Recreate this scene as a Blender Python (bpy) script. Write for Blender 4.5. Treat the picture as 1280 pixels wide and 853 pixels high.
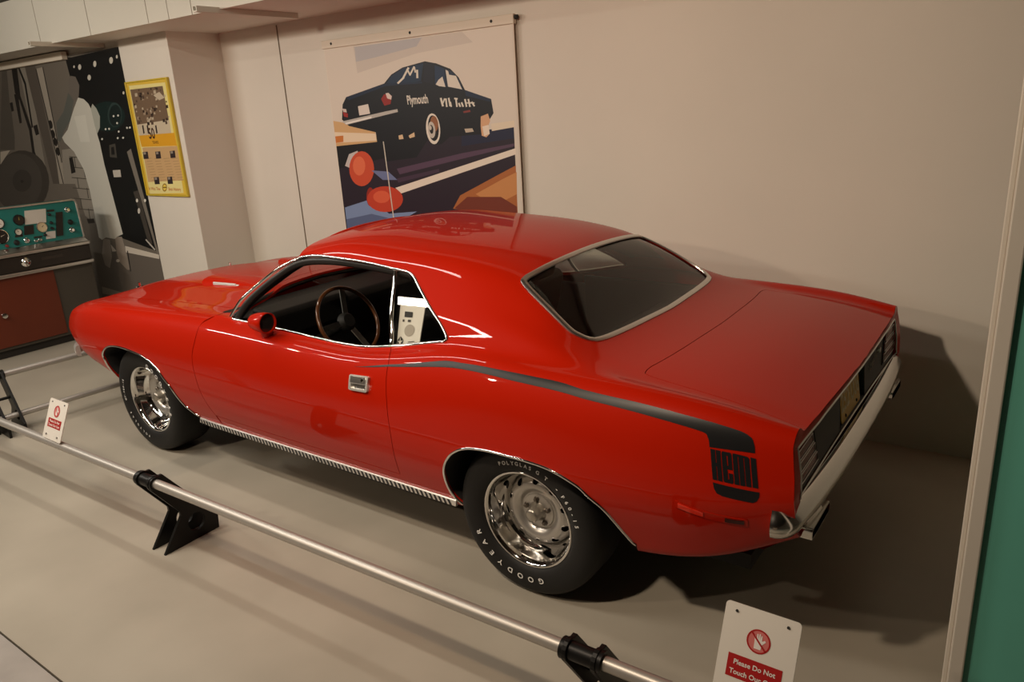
import bpy, bmesh, math, random
import numpy as np
from mathutils import Vector, Matrix
from mathutils.geometry import delaunay_2d_cdt

for o in list(bpy.data.objects): bpy.data.objects.remove(o)
scene = bpy.context.scene
COL = scene.collection
random.seed(7)

# ================================================================ camera
def make_camera():
    f, cx, cy, cz, yaw, pitch, roll = 943.21, 4.284, -2.97943, 1.87843, -0.63506, 0.30108, -0.05928
    fwd = Vector((math.sin(yaw)*math.cos(pitch), math.cos(yaw)*math.cos(pitch), -math.sin(pitch)))
    right = Vector((math.cos(yaw), -math.sin(yaw), 0)); up = right.cross(fwd)
    r2 = right*math.cos(roll)+up*math.sin(roll); u2 = -right*math.sin(roll)+up*math.cos(roll)
    cam = bpy.data.cameras.new('camera'); cam.sensor_width = 36; cam.lens = f/1280*36; cam.clip_start = .05
    o = bpy.data.objects.new('camera', cam); COL.objects.link(o)
    m = Matrix((r2, u2, -fwd)).transposed().to_4x4(); m.translation = (cx, cy, cz)
    o.matrix_world = m; scene.camera = o
make_camera()

# ================================================================ world, lights, exposure
world = bpy.data.worlds.new('world'); scene.world = world; world.use_nodes = True
bg = world.node_tree.nodes['Background']; bg.inputs[0].default_value = (0, 0, 0, 1); bg.inputs[1].default_value = 0   # closed room, lamps only
def area(name, loc, target, sx, sy, power, col=(1, .80, .58), spread=180):
    L = bpy.data.lights.new(name, 'AREA'); L.shape = 'RECTANGLE'; L.size = sx; L.size_y = sy; L.energy = power; L.color = col
    L.spread = math.radians(spread)
    o = bpy.data.objects.new(name, L); COL.objects.link(o); o.location = loc
    d = (Vector(target)-Vector(loc)).normalized()
    o.rotation_euler = d.to_track_quat('-Z', 'Y').to_euler()
    return o
def strip(name, loc, power, length=1.2, col=(1, .86, .68)):
    return area(name, loc, (loc[0], loc[1]+.001, 0), length, .10, power, col)
WARM = (1, .80, .60); COOL = (1, .91, .79)
# the room's own ceiling lamps, all above the frame: the long streaks on the flank and the two rail shadows come from
# tube lamps over the rail, the shadows on the wall and the scallops on the soffit from spots along the aisle
for name, loc, tgt, pw, sp in (
        ('ceiling_spot_aisle_offscreen', (-.2, -4.4, 2.95), (.6, .6, .8), 36, 180),
        ('ceiling_spot_rear_offscreen', (2.5, -2.7, 2.95), (2.9, 1.2, .4), 25, 125),
        ('ceiling_spot_front_offscreen', (-1.9, -3.0, 2.95), (-1.2, .8, .9), 14, 180)):
    area(name, loc, tgt, .14, .14, pw, WARM, sp)
strip('ceiling_tube_aisle_offscreen', (.1, -2.35, 2.93), 43, 2.4, COOL)
strip('ceiling_tube_rail_offscreen', (.0, -1.0, 2.93), 17, 2.4, COOL)
area('ceiling_lamp_left_offscreen', (-2.7, -2.7, 2.93), (-2.1, .7, 1.9), 1.2, .12, 35, (1, .95, .86))
vs = scene.view_settings
vs.view_transform = 'Standard'; vs.look = 'None'; vs.gamma = 1.0; vs.use_curve_mapping = False
vs.exposure = 0.15

# ================================================================ materials
MATS = {}
def mat(name, col, rough=.5, metal=0.0, coat=0.0, spec=.5, alpha=None, noise=None, bump=None, emit=None, trans=0.0, ior=1.45):
    if name in MATS: return MATS[name]
    m = bpy.data.materials.new(name); m.use_nodes = True; nt = m.node_tree; b = nt.nodes['Principled BSDF']
    b.inputs['Base Color'].default_value = (*col, 1); b.inputs['Roughness'].default_value = rough
    b.inputs['Metallic'].default_value = metal; b.inputs['Coat Weight'].default_value = coat
    b.inputs['Coat Roughness'].default_value = .02; b.inputs['Specular IOR Level'].default_value = spec
    b.inputs['Transmission Weight'].default_value = trans; b.inputs['IOR'].default_value = ior
    tc = nt.nodes.new('ShaderNodeTexCoord')
    if noise:      # (scale, amount) a gentle mottling of the colour itself
        n = nt.nodes.new('ShaderNodeTexNoise'); n.inputs['Scale'].default_value = noise[0]; n.inputs['Detail'].default_value = 6
        nt.links.new(tc.outputs['Object'], n.inputs['Vector'])
        r = nt.nodes.new('ShaderNodeMapRange'); r.inputs[1].default_value = .3; r.inputs[2].default_value = .7
        r.inputs[3].default_value = 1-noise[1]; r.inputs[4].default_value = 1+noise[1]
        nt.links.new(n.outputs['Fac'], r.inputs[0])
        mx = nt.nodes.new('ShaderNodeMix'); mx.data_type = 'RGBA'; mx.blend_type = 'MULTIPLY'; mx.inputs[0].default_value = 1
        mx.inputs[6].default_value = (*col, 1); nt.links.new(r.outputs[0], mx.inputs[7]); nt.links.new(mx.outputs[2], b.inputs['Base Color'])
    if bump:       # (scale, strength)
        n = nt.nodes.new('ShaderNodeTexNoise'); n.inputs['Scale'].default_value = bump[0]; n.inputs['Detail'].default_value = 4
        nt.links.new(tc.outputs['Object'], n.inputs['Vector'])
        bp = nt.nodes.new('ShaderNodeBump'); bp.inputs['Strength'].default_value = bump[1]; bp.inputs['Distance'].default_value = .01
        nt.links.new(n.outputs['Fac'], bp.inputs['Height']); nt.links.new(bp.outputs['Normal'], b.inputs['Normal'])
    if emit: b.inputs['Emission Color'].default_value = (*emit[0], 1); b.inputs['Emission Strength'].default_value = emit[1]
    MATS[name] = m; return m
def glass_mat(name, tint, ior=1.5):
    """a thin pane: tinted straight-through view plus a fresnel mirror"""
    if name in MATS: return MATS[name]
    m = bpy.data.materials.new(name); m.use_nodes = True; nt = m.node_tree; nt.nodes.remove(nt.nodes['Principled BSDF'])
    t = nt.nodes.new('ShaderNodeBsdfTransparent'); t.inputs[0].default_value = (*tint, 1)
    g = nt.nodes.new('ShaderNodeBsdfGlossy'); g.inputs['Roughness'].default_value = .01
    lw = nt.nodes.new('ShaderNodeLayerWeight'); lw.inputs[0].default_value = .5
    pw = nt.nodes.new('ShaderNodeMath'); pw.operation = 'POWER'; pw.inputs[1].default_value = 5; nt.links.new(lw.outputs['Facing'], pw.inputs[0])
    f = nt.nodes.new('ShaderNodeMath'); f.operation = 'MULTIPLY_ADD'; f.inputs[1].default_value = .94; f.inputs[2].default_value = .055; nt.links.new(pw.outputs[0], f.inputs[0])
    mx = nt.nodes.new('ShaderNodeMixShader'); nt.links.new(f.outputs[0], mx.inputs[0])
    nt.links.new(t.outputs[0], mx.inputs[1]); nt.links.new(g.outputs[0], mx.inputs[2])
    nt.links.new(mx.outputs[0], nt.nodes['Material Output'].inputs[0]); MATS[name] = m; return m
def sr(r, g, b):
    f = lambda c: (c/255/12.92 if c/255 <= .04045 else ((c/255+.055)/1.055)**2.4)
    return (f(r), f(g), f(b))
def flat(r, g, b, rough=.6): return mat('ink_%d_%d_%d_%d' % (r, g, b, int(rough*100)), sr(r, g, b), rough)

M_PAINT = mat('red_paint', (.45, .0105, .0006), .5, coat=.5, spec=.05)
M_CHROME = mat('chrome', (.78, .77, .75), .06, 1.0)
M_SATIN = mat('satin_metal', (.62, .60, .57), .28, 1.0)
M_BLACK = mat('black_trim', (.012, .011, .010), .45)
M_DECAL = mat('black_decal', (.011, .011, .012), .38, spec=.35)
M_DARK = mat('flat_black', (.020, .0195, .019), .75)
M_RUBBER = mat('tyre_rubber', (.013, .0125, .012), .6, spec=.35, bump=(60, .04))
M_SILVER = mat('wheel_silver', (.50, .48, .45), .32, .75)
M_VINYL = mat('black_vinyl', (.010, .0095, .009), .5, spec=.3, bump=(300, .1))
M_WHITE = mat('letter_white', (.80, .79, .76), .5)
M_GLASS = glass_mat('window_glass', (.55, .58, .54))
M_CLEAR = glass_mat('clear_glass', (.86, .88, .86))

# ================================================================ mesh helpers
def link(o, parent=None):
    COL.objects.link(o)
    if parent is not None:
        o.parent = parent; o.matrix_parent_inverse = world_of(parent).inverted()
    return o
def world_of(o):
    m = Matrix.LocRotScale(o.location, o.rotation_euler, o.scale)
    if o.parent: return world_of(o.parent) @ o.matrix_parent_inverse @ m
    return m
def tag(o, label=None, cat=None, group=None, kind=None):
    if label: o['label'] = label
    if cat: o['category'] = cat
    if group: o['group'] = group
    if kind: o['kind'] = kind
    return o
def empty(name, loc, label=None, cat=None, group=None):
    o = bpy.data.objects.new(name, None); o.location = loc; o.empty_display_size = .1; COL.objects.link(o)
    return tag(o, label, cat, group)
class MB:
    """collects geometry for one mesh object"""
    def __init__(s): s.v = []; s.f = []; s.m = []; s.mi = 0
    def add(s, vs, fs, mi=None):
        k = len(s.v); s.v += [tuple(map(float, q)) for q in vs]; s.f += [tuple(k+i for i in q) for q in fs]
        s.m += [s.mi if mi is None else mi]*len(fs); return s
    def box(s, lo, hi, M=None, mi=None):
        (a, b, c), (d, e, f) = lo, hi
        V = [(a,b,c),(d,b,c),(d,e,c),(a,e,c),(a,b,f),(d,b,f),(d,e,f),(a,e,f)]
        if M is not None: V = [tuple(M @ Vector(q)) for q in V]
        return s.add(V, [(0,3,2,1),(4,5,6,7),(0,1,5,4),(1,2,6,5),(2,3,7,6),(3,0,4,7)], mi)
    def prism(s, poly, fn, d0, d1, mi=None):
        """polygon of (a, b) extruded between depths d0 and d1; fn(a, b, d) -> point"""
        n = len(poly); V = [fn(a, b, d0) for a, b in poly]+[fn(a, b, d1) for a, b in poly]
        F = [tuple(range(n))[::-1], tuple(range(n, 2*n))]+[(i, (i+1) % n, n+(i+1) % n, n+i) for i in range(n)]
        return s.add(V, F, mi)
    def lathe(s, prof, fn, seg=48, closed=False, mi=None):
        """profile of (r, o) turned about an axis; fn(r*cos, r*sin, o) -> point"""
        V = []; n = len(prof)
        for i in range(seg):
            a = 2*math.pi*i/seg
            for r, o in prof: V.append(fn(r*math.cos(a), r*math.sin(a), o))
        F = []
        for i in range(seg):
            j = (i+1) % seg
            for k in range(n if closed else n-1):
                l = (k+1) % n; F.append((i*n+k, j*n+k, j*n+l, i*n+l))
        return s.add(V, F, mi)
    def tube(s, pts, r, seg=12, caps=True, mi=None):
        pts = [Vector(q) for q in pts]; V = []; n = len(pts); up0 = None
        for i, q in enumerate(pts):
            d = (pts[min(i+1, n-1)]-pts[max(i-1, 0)]).normalized()
            if up0 is None:
                up0 = Vector((0, 0, 1)) if abs(d.z) < .9 else Vector((1, 0, 0))
            a = d.cross(up0).normalized(); b = a.cross(d).normalized(); up0 = b
            rr = r[i] if isinstance(r, (list, tuple)) else r
            for k in range(seg):
                t = 2*math.pi*k/seg; V.append(q+a*rr*math.cos(t)+b*rr*math.sin(t))
        F = [(i*seg+k, i*seg+(k+1) % seg, (i+1)*seg+(k+1) % seg, (i+1)*seg+k) for i in range(n-1) for k in range(seg)]
        if caps: F += [tuple(range(seg))[::-1], tuple((n-1)*seg+k for k in range(seg))]
        return s.add(V, F, mi)
    def band(s, pts, nrm, width, height, closed=False, mi=None, prof=None):
        """a flattened half-round moulding that follows pts with surface normals nrm"""
        pts = [Vector(q) for q in pts]; nrm = [Vector(q).normalized() for q in nrm]; n = len(pts)
        prof = prof or [(-.5, -.3), (-.46, .55), (-.25, .95), (0, 1.0), (.25, .95), (.46, .55), (.5, -.3)]
        V = []; k = len(prof)
        for i in range(n):
            a, b = (pts[(i-1) % n], pts[(i+1) % n]) if closed else (pts[max(i-1, 0)], pts[min(i+1, n-1)])
            d = (b-a).normalized(); sd = nrm[i].cross(d).normalized()
            for u, h in prof: V.append(pts[i]+sd*u*width+nrm[i]*h*height)
        F = []
        for i in range(n if closed else n-1):
            j = (i+1) % n
            for q in range(k-1): F.append((i*k+q, j*k+q, j*k+q+1, i*k+q+1))
            F.append((i*k+k-1, j*k+k-1, j*k, i*k))
        if not closed: F += [tuple(range(k)), tuple((n-1)*k+q for q in range(k))[::-1]]
        return s.add(V, F, mi)
    def sphere(s, c, r, M=None, nu=16, nv=10, mi=None):
        rx, ry, rz = r if isinstance(r, (tuple, list)) else (r, r, r); V = []; c = Vector(c)
        for i in range(nv+1):
            t = math.pi*i/nv
            for k in range(nu):
                a = 2*math.pi*k/nu; q = Vector((rx*math.sin(t)*math.cos(a), ry*math.sin(t)*math.sin(a), rz*math.cos(t)))
                V.append(c+(M @ q if M else q))
        F = [(i*nu+k, (i+1)*nu+k, (i+1)*nu+(k+1) % nu, i*nu+(k+1) % nu) for i in range(nv) for k in range(nu)]
        return s.add(V, F, mi)
    def build(s, name, mats, parent=None, smooth=None, bevel=0, normals=None, segs=2):
        me = bpy.data.meshes.new(name); me.from_pydata(s.v, [], s.f); me.validate(clean_customdata=False)
        mats = mats if isinstance(mats, (list, tuple)) else [mats]
        for m in mats: me.materials.append(m)
        if len(mats) > 1 and len(me.polygons) == len(s.m): me.polygons.foreach_set('material_index', s.m)
        if normals is None and not (smooth == 'raw'):
            bm = bmesh.new(); bm.from_mesh(me); bmesh.ops.remove_doubles(bm, verts=bm.verts, dist=1e-6)
            bmesh.ops.recalc_face_normals(bm, faces=bm.faces); bm.to_mesh(me); bm.free()
        if smooth is True or normals is not None or smooth == 'raw':
            me.polygons.foreach_set('use_smooth', [True]*len(me.polygons))
        elif isinstance(smooth, (int, float)) and smooth:
            me.polygons.foreach_set('use_smooth', [True]*len(me.polygons)); me.set_sharp_from_angle(angle=math.radians(smooth))
        if normals is not None: me.normals_split_custom_set_from_vertices([tuple(q) for q in normals])
        me.update(); o = bpy.data.objects.new(name, me); link(o, parent)
        if bevel:
            b = o.modifiers.new('bevel', 'BEVEL'); b.width = bevel; b.segments = segs; b.limit_method = 'ANGLE'; b.harden_normals = False
        return o
def copy_of(o, name, parent, M):
    c = bpy.data.objects.new(name, o.data); COL.objects.link(c)
    c.parent = parent; c.matrix_parent_inverse = world_of(parent).inverted(); c.matrix_basis = M; return c
def text_polys(body, size=1.0, font_bold=False, spacing=1.0, align='LEFT'):
    """flat triangles of some lettering, laid out in the x, y plane"""
    cu = bpy.data.curves.new('lettering', 'FONT'); cu.body = body; cu.size = size; cu.space_character = spacing
    cu.align_x = align; cu.resolution_u = 3
    if font_bold: cu.offset = .022*size
    o = bpy.data.objects.new('lettering', cu); COL.objects.link(o); dg = bpy.context.evaluated_depsgraph_get()
    me = o.evaluated_get(dg).to_mesh(); V = [tuple(v.co)[:2] for v in me.vertices]; F = [tuple(q.vertices) for q in me.polygons]
    o.evaluated_get(dg).to_mesh_clear(); bpy.data.objects.remove(o); bpy.data.curves.remove(cu)
    return V, F
def rounded(w, h, r, n=5):
    """rounded rectangle outline centred on the origin"""
    P = []
    for cx, cy, a0 in ((w/2-r, h/2-r, 0), (-w/2+r, h/2-r, 90), (-w/2+r, -h/2+r, 180), (w/2-r, -h/2+r, 270)):
        for i in range(n+1):
            a = math.radians(a0+90*i/n); P.append((cx+r*math.cos(a), cy+r*math.sin(a)))
    return P
def smooth_curve(pts, n=60, closed=False):
    """dense centripetal curve through a list of tuples"""
    P = [np.array(q, float) for q in pts]
    if closed: P = [P[-1]]+P+[P[0], P[1]]
    else: P = [2*P[0]-P[1]]+P+[2*P[-1]-P[-2]]
    out = []; segs = len(P)-3; per = max(2, n//segs)
    for i in range(segs):
        p0, p1, p2, p3 = P[i:i+4]; t0 = 0; t1 = np.linalg.norm(p1-p0)**.5+1e-9; t2 = t1+np.linalg.norm(p2-p1)**.5+1e-9; t3 = t2+np.linalg.norm(p3-p2)**.5+1e-9
        for k in range(per):
            t = t1+(t2-t1)*k/per
            a1 = (t1-t)/(t1-t0)*p0+(t-t0)/(t1-t0)*p1; a2 = (t2-t)/(t2-t1)*p1+(t-t1)/(t2-t1)*p2; a3 = (t3-t)/(t3-t2)*p2+(t-t2)/(t3-t2)*p3
            b1 = (t2-t)/(t2-t0)*a1+(t-t0)/(t2-t0)*a2; b2 = (t3-t)/(t3-t1)*a2+(t-t1)/(t3-t1)*a3
            out.append(tuple((t2-t)/(t2-t1)*b1+(t-t1)/(t2-t1)*b2))
    if not closed: out.append(tuple(P[-2]))
    return out
# ---------------------------------------------------------------- car body surface
_MOM = {}
def cspline(xk, yk, x):
    """natural cubic spline through knots, linear beyond them"""
    key = (id(xk), id(yk))
    if key not in _MOM:
        xa = np.asarray(xk, float); ya = np.asarray(yk, float); n = len(xa)
        h = np.diff(xa); A = np.eye(n); r = np.zeros(n)
        for i in range(1, n-1):
            A[i, i-1] = h[i-1]; A[i, i] = 2*(h[i-1]+h[i]); A[i, i+1] = h[i]
            r[i] = 6*((ya[i+1]-ya[i])/h[i]-(ya[i]-ya[i-1])/h[i-1])
        m = np.linalg.solve(A, r)
        _MOM[key] = (xa, ya, h, m, (ya[1]-ya[0])/h[0]-h[0]*(2*m[0]+m[1])/6, (ya[-1]-ya[-2])/h[-1]+h[-1]*(m[-2]+2*m[-1])/6)
    xa, ya, h, m, d0, d1 = _MOM[key]
    i = np.clip(np.searchsorted(xa, x)-1, 0, len(xa)-2)
    hi = h[i]; a = (xa[i+1]-x)/hi; b = (x-xa[i])/hi
    y = a*ya[i]+b*ya[i+1]+((a**3-a)*m[i]+(b**3-b)*m[i+1])*hi*hi/6
    y = np.where(x < xa[0], ya[0]+d0*(x-xa[0]), y)
    return np.where(x > xa[-1], ya[-1]+d1*(x-xa[-1]), y)

XL = [-1.0, -.85, -.5, 0, .5, 1.0, 1.5, 1.95, 2.2, 2.42, 2.75, 3.15, 3.5, 3.74]
LOW = [  # (half width row, height row) of the lower body feature lines
 ([.52,.60,.68,.76,.78,.78,.78,.78,.78,.78,.78,.78,.76,.72], [.43,.41,.38,.27,.27,.265,.265,.265,.27,.27,.29,.315,.39,.51]),
 ([.64,.71,.79,.835,.845,.85,.85,.85,.85,.85,.85,.85,.83,.80], [.45,.43,.40,.30,.295,.29,.285,.285,.285,.29,.30,.33,.40,.525]),
 ([.70,.765,.835,.872,.88,.88,.88,.88,.88,.88,.88,.875,.855,.825], [.48,.465,.44,.35,.345,.34,.335,.335,.335,.34,.35,.377,.44,.555]),
 ([.76,.815,.875,.915,.922,.923,.923,.923,.925,.927,.928,.92,.895,.858], [.55,.54,.51,.465,.46,.455,.455,.455,.455,.46,.47,.50,.545,.625]),
 ([.785,.838,.895,.932,.942,.944,.945,.945,.946,.948,.95,.942,.914,.872], [.625,.62,.60,.59,.59,.59,.59,.59,.59,.59,.595,.61,.635,.68]),
 ([.775,.83,.886,.922,.931,.932,.932,.932,.933,.936,.938,.93,.905,.866], [.685,.70,.715,.725,.732,.735,.73,.735,.74,.745,.745,.74,.738,.755]),
 ([.745,.80,.856,.888,.895,.895,.895,.897,.902,.908,.912,.905,.886,.852], [.738,.772,.812,.834,.845,.850,.842,.842,.860,.875,.875,.852,.834,.82]),
 ([.715,.772,.830,.858,.863,.863,.863,.860,.857,.856,.858,.856,.848,.826], [.756,.79,.838,.868,.884,.888,.878,.885,.923,.955,.953,.933,.911,.873]),
 ([.66,.715,.77,.795,.80,.80,.80,.80,.80,.80,.80,.798,.792,.778], [.770,.806,.857,.889,.909,.915,.902,.91,.952,.985,.975,.954,.930,.892]),
]
XF = [-1.0, -.85, -.5, 0, .5, 1.05]
HOOD = [
 ([.56,.60,.645,.66,.66,.665], [.775,.812,.858,.893,.915,.925]),
 ([.43,.47,.50,.51,.51,.51], [.780,.818,.867,.905,.928,.938]),
 ([.35,.375,.395,.40,.40,.40], [.783,.823,.878,.921,.945,.950]),
 ([.28,.31,.325,.33,.33,.33], [.786,.829,.890,.938,.963,.962]),
 ([.16,.18,.19,.19,.19,.19], [.790,.835,.898,.949,.974,.968]),
 ([0,0,0,0,0,0], [.792,.837,.901,.953,.978,.970]),
]
XR = [1.2, 1.45, 1.8, 2.1, 2.4, 2.55, 2.75, 2.9, 3.02, 3.15, 3.5, 3.74]
TOP = [
 ([.74,.737,.737,.74,.742,.745,.748,.75,.752,.752,.752,.745], [1.0,1.005,1.008,1.03,1.06,1.052,1.020,.985,.964,.946,.915,.872]),
 ([.668,.668,.668,.672,.673,.675,.685,.695,.70,.70,.70,.695], [1.115,1.122,1.128,1.135,1.135,1.11,1.055,.998,.966,.945,.911,.866]),
 ([.612,.612,.61,.605,.598,.60,.625,.64,.645,.645,.645,.64], [1.188,1.222,1.230,1.225,1.203,1.168,1.085,1.006,.969,.948,.915,.869]),
 ([.555,.553,.548,.54,.528,.53,.56,.58,.58,.58,.58,.58], [1.238,1.282,1.283,1.273,1.243,1.205,1.105,1.012,.971,.951,.918,.871]),
 ([.32,.32,.32,.32,.31,.31,.33,.34,.34,.34,.34,.34], [1.288,1.332,1.336,1.320,1.284,1.244,1.130,1.022,.978,.958,.926,.876]),
 ([0,0,0,0,0,0,0,0,0,0,0,0], [1.302,1.346,1.350,1.333,1.297,1.258,1.140,1.027,.982,.962,.930,.878]),
]
NB = 8           # index of the belt line
NT = 14          # index of the centre line
def controls(kind, x):
    x = np.atleast_1d(np.asarray(x, float)); w = []; z = []
    for a, b in LOW: w.append(cspline(XL, a, x)); z.append(cspline(XL, b, x))
    if kind == 'front':
        for a, b in HOOD: w.append(cspline(XF, a, x)); z.append(cspline(XF, b, x))
    else:
        for a, b in TOP: w.append(cspline(XR, a, x)); z.append(cspline(XR, b, x))
    return np.array(w).T, np.array(z).T
def surf(kind, x, t):
    """points (x, w, z) of the half body; w is the distance from the centre plane"""
    x = np.atleast_1d(np.asarray(x, float)); t = np.broadcast_to(np.asarray(t, float), x.shape)
    w, z = controls(kind, x); M, n = w.shape
    # mirrored ghost point beyond the centre line keeps the crown smooth
    w = np.c_[w, -w[:, -2]]; z = np.c_[z, z[:, -2]]; n += 1
    d = np.sqrt(np.hypot(np.diff(w, axis=1), np.diff(z, axis=1)))**1.4+1e-9
    s = np.c_[np.zeros(M), np.cumsum(d, 1)]
    A = np.zeros((M, n, n)); rw = np.zeros((M, n)); rz = np.zeros((M, n))
    A[:, 0, 0] = 1; A[:, n-1, n-1] = 1
    for i in range(1, n-1):
        A[:, i, i-1] = d[:, i-1]; A[:, i, i] = 2*(d[:, i-1]+d[:, i]); A[:, i, i+1] = d[:, i]
        rw[:, i] = 6*((w[:, i+1]-w[:, i])/d[:, i]-(w[:, i]-w[:, i-1])/d[:, i-1])
        rz[:, i] = 6*((z[:, i+1]-z[:, i])/d[:, i]-(z[:, i]-z[:, i-1])/d[:, i-1])
    m = np.linalg.solve(A, np.stack([rw, rz], 2)); k = np.arange(M)
    i = np.clip(t.astype(int), 0, NT-1); f = t-i
    a = 1-f; b = f; h = d[k, i]
    ca = (a**3-a)*h*h/6; cb = (b**3-b)*h*h/6
    W = a*w[k, i]+b*w[k, i+1]+ca*m[k, i, 0]+cb*m[k, i+1, 0]
    Z = a*z[k, i]+b*z[k, i+1]+ca*m[k, i, 1]+cb*m[k, i+1, 1]
    return np.stack([x, W, Z], 1)
def normals(kind, x, t):
    x = np.atleast_1d(np.asarray(x, float)); t = np.broadcast_to(np.asarray(t, float), x.shape); e = 2e-3
    du = surf(kind, x+e, t)-surf(kind, x-e, t)
    t0 = np.clip(t-.02, 0, NT); t1 = np.clip(t+.02, 0, NT)
    dv = surf(kind, x, t1)-surf(kind, x, t0)
    n = np.cross(du, dv); n = -n if False else n
    n /= np.linalg.norm(n, axis=1)[:, None]+1e-12
    # outward: (x, w, z) frame, w outward
    c = np.where(t < 7.5, n[:, 1], n[:, 2])
    return n*np.where(c < 0, -1, 1)[:, None]
T = {
    'farch': [(-0.3443, 2.771), (-0.3443, 3.429), (-0.346, 3.777), (-0.32, 4.055), (-0.2443, 4.388), (-0.1673, 4.529), (-0.068, 4.589), (0.0413, 4.572), (0.1592, 4.501), (0.2512, 4.345), (0.3314, 4.053), (0.3732, 3.731), (0.4178, 3.327), (0.4455, 2.833), (0.4749, 2.412), (0.5146, 2.101), (0.5515, 1.836)],
    'rarch': [(2.4237, 1.478), (2.3884, 2.237), (2.3881, 2.856), (2.4002, 3.299), (2.4326, 3.74), (2.4704, 4.014), (2.5203, 4.187), (2.5726, 4.267), (2.6528, 4.309), (2.73, 4.308), (2.8137, 4.29), (2.8943, 4.24), (2.9631, 4.113), (3.0289, 3.9), (3.0743, 3.57), (3.1172, 3.243), (3.1547, 2.782), (3.1895, 2.278), (3.2212, 1.829)],
    'bl_top': [(2.5648, 14.0), (2.5651, 13.477), (2.5597, 12.965), (2.5514, 12.359), (2.5451, 12.106)],
    'bl_side': [(2.5564, 11.762), (2.628, 11.426), (2.7398, 11.176), (2.8198, 11.079)],
    'bl_bot': [(2.8671, 11.306), (2.8937, 11.58), (2.9155, 11.953), (2.933, 12.293), (2.9505, 12.956), (2.9649, 13.707)],
    'deck': [(3.7305, 9.489), (3.6122, 9.753), (3.45, 9.944), (3.2422, 10.226), (3.1841, 10.356)],
    'drear': [(2.0314, 8.072), (2.0876, 6.675), (2.0978, 5.809), (2.1132, 4.779), (2.1252, 3.916), (2.1172, 3.073), (2.1081, 2.467)],
    'dfront': [(0.75, 8.151), (0.7239, 7.271), (0.7138, 5.681), (0.6934, 4.931), (0.7063, 4.15), (0.7253, 3.247), (0.7552, 2.404)],
    'win_top': [(1.32, 11.424), (1.5267, 11.188), (1.7466, 11.036), (1.9152, 10.891), (1.9969, 10.828)],
    'win_rear': [(2.0386, 10.69), (2.0991, 10.244), (2.2089, 9.429), (2.2905, 8.825), (2.3395, 8.29)],
    'win_bot': [(2.3327, 8.155), (2.0338, 8.072)],
    'stripe_up': [(1.8892, 6.061), (2.0902, 6.459), (2.204, 6.546), (2.332, 6.689), (2.4093, 6.769), (2.486, 6.75), (2.5839, 6.765), (2.6775, 6.782), (2.8098, 6.833), (2.9268, 6.875), (3.0318, 6.8), (3.2388, 6.807), (3.3851, 6.766), (3.4977, 6.738), (3.5727, 6.694), (3.6045, 6.582), (3.6193, 6.341), (3.6263, 5.974)],
    'stripe_lo': [(2.0942, 6.325), (2.2631, 6.402), (2.3411, 6.445), (2.4451, 6.496), (2.5221, 6.496), (2.6139, 6.486), (2.7346, 6.472), (2.9392, 6.505), (3.0415, 6.471), (3.1471, 6.471), (3.2475, 6.451), (3.3454, 6.41), (3.4376, 6.355), (3.4664, 6.318), (3.4809, 6.174), (3.4892, 5.883)],
    'hemi': [(3.4922, 5.837), (3.6301, 5.815), (3.6459, 4.665), (3.5083, 4.846)],
    'hemib': [(3.509, 4.757), (3.6503, 4.519), (3.6502, 4.336), (3.6439, 4.176), (3.6325, 4.11), (3.5412, 4.326), (3.5237, 4.407), (3.5142, 4.557)],
    'marker': [(3.3943, 3.996), (3.6148, 3.24), (3.6132, 2.956), (3.3937, 3.78)],
    'handle': [(1.8868, 5.708), (2.0027, 5.746), (2.0026, 5.154), (1.8894, 5.129)],
    'door_tip': [(1.8892, 6.061)],
    'card': [(1.9791, 9.869), (2.1311, 9.793), (2.1593, 8.208), (2.029, 8.148)],
}
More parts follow.
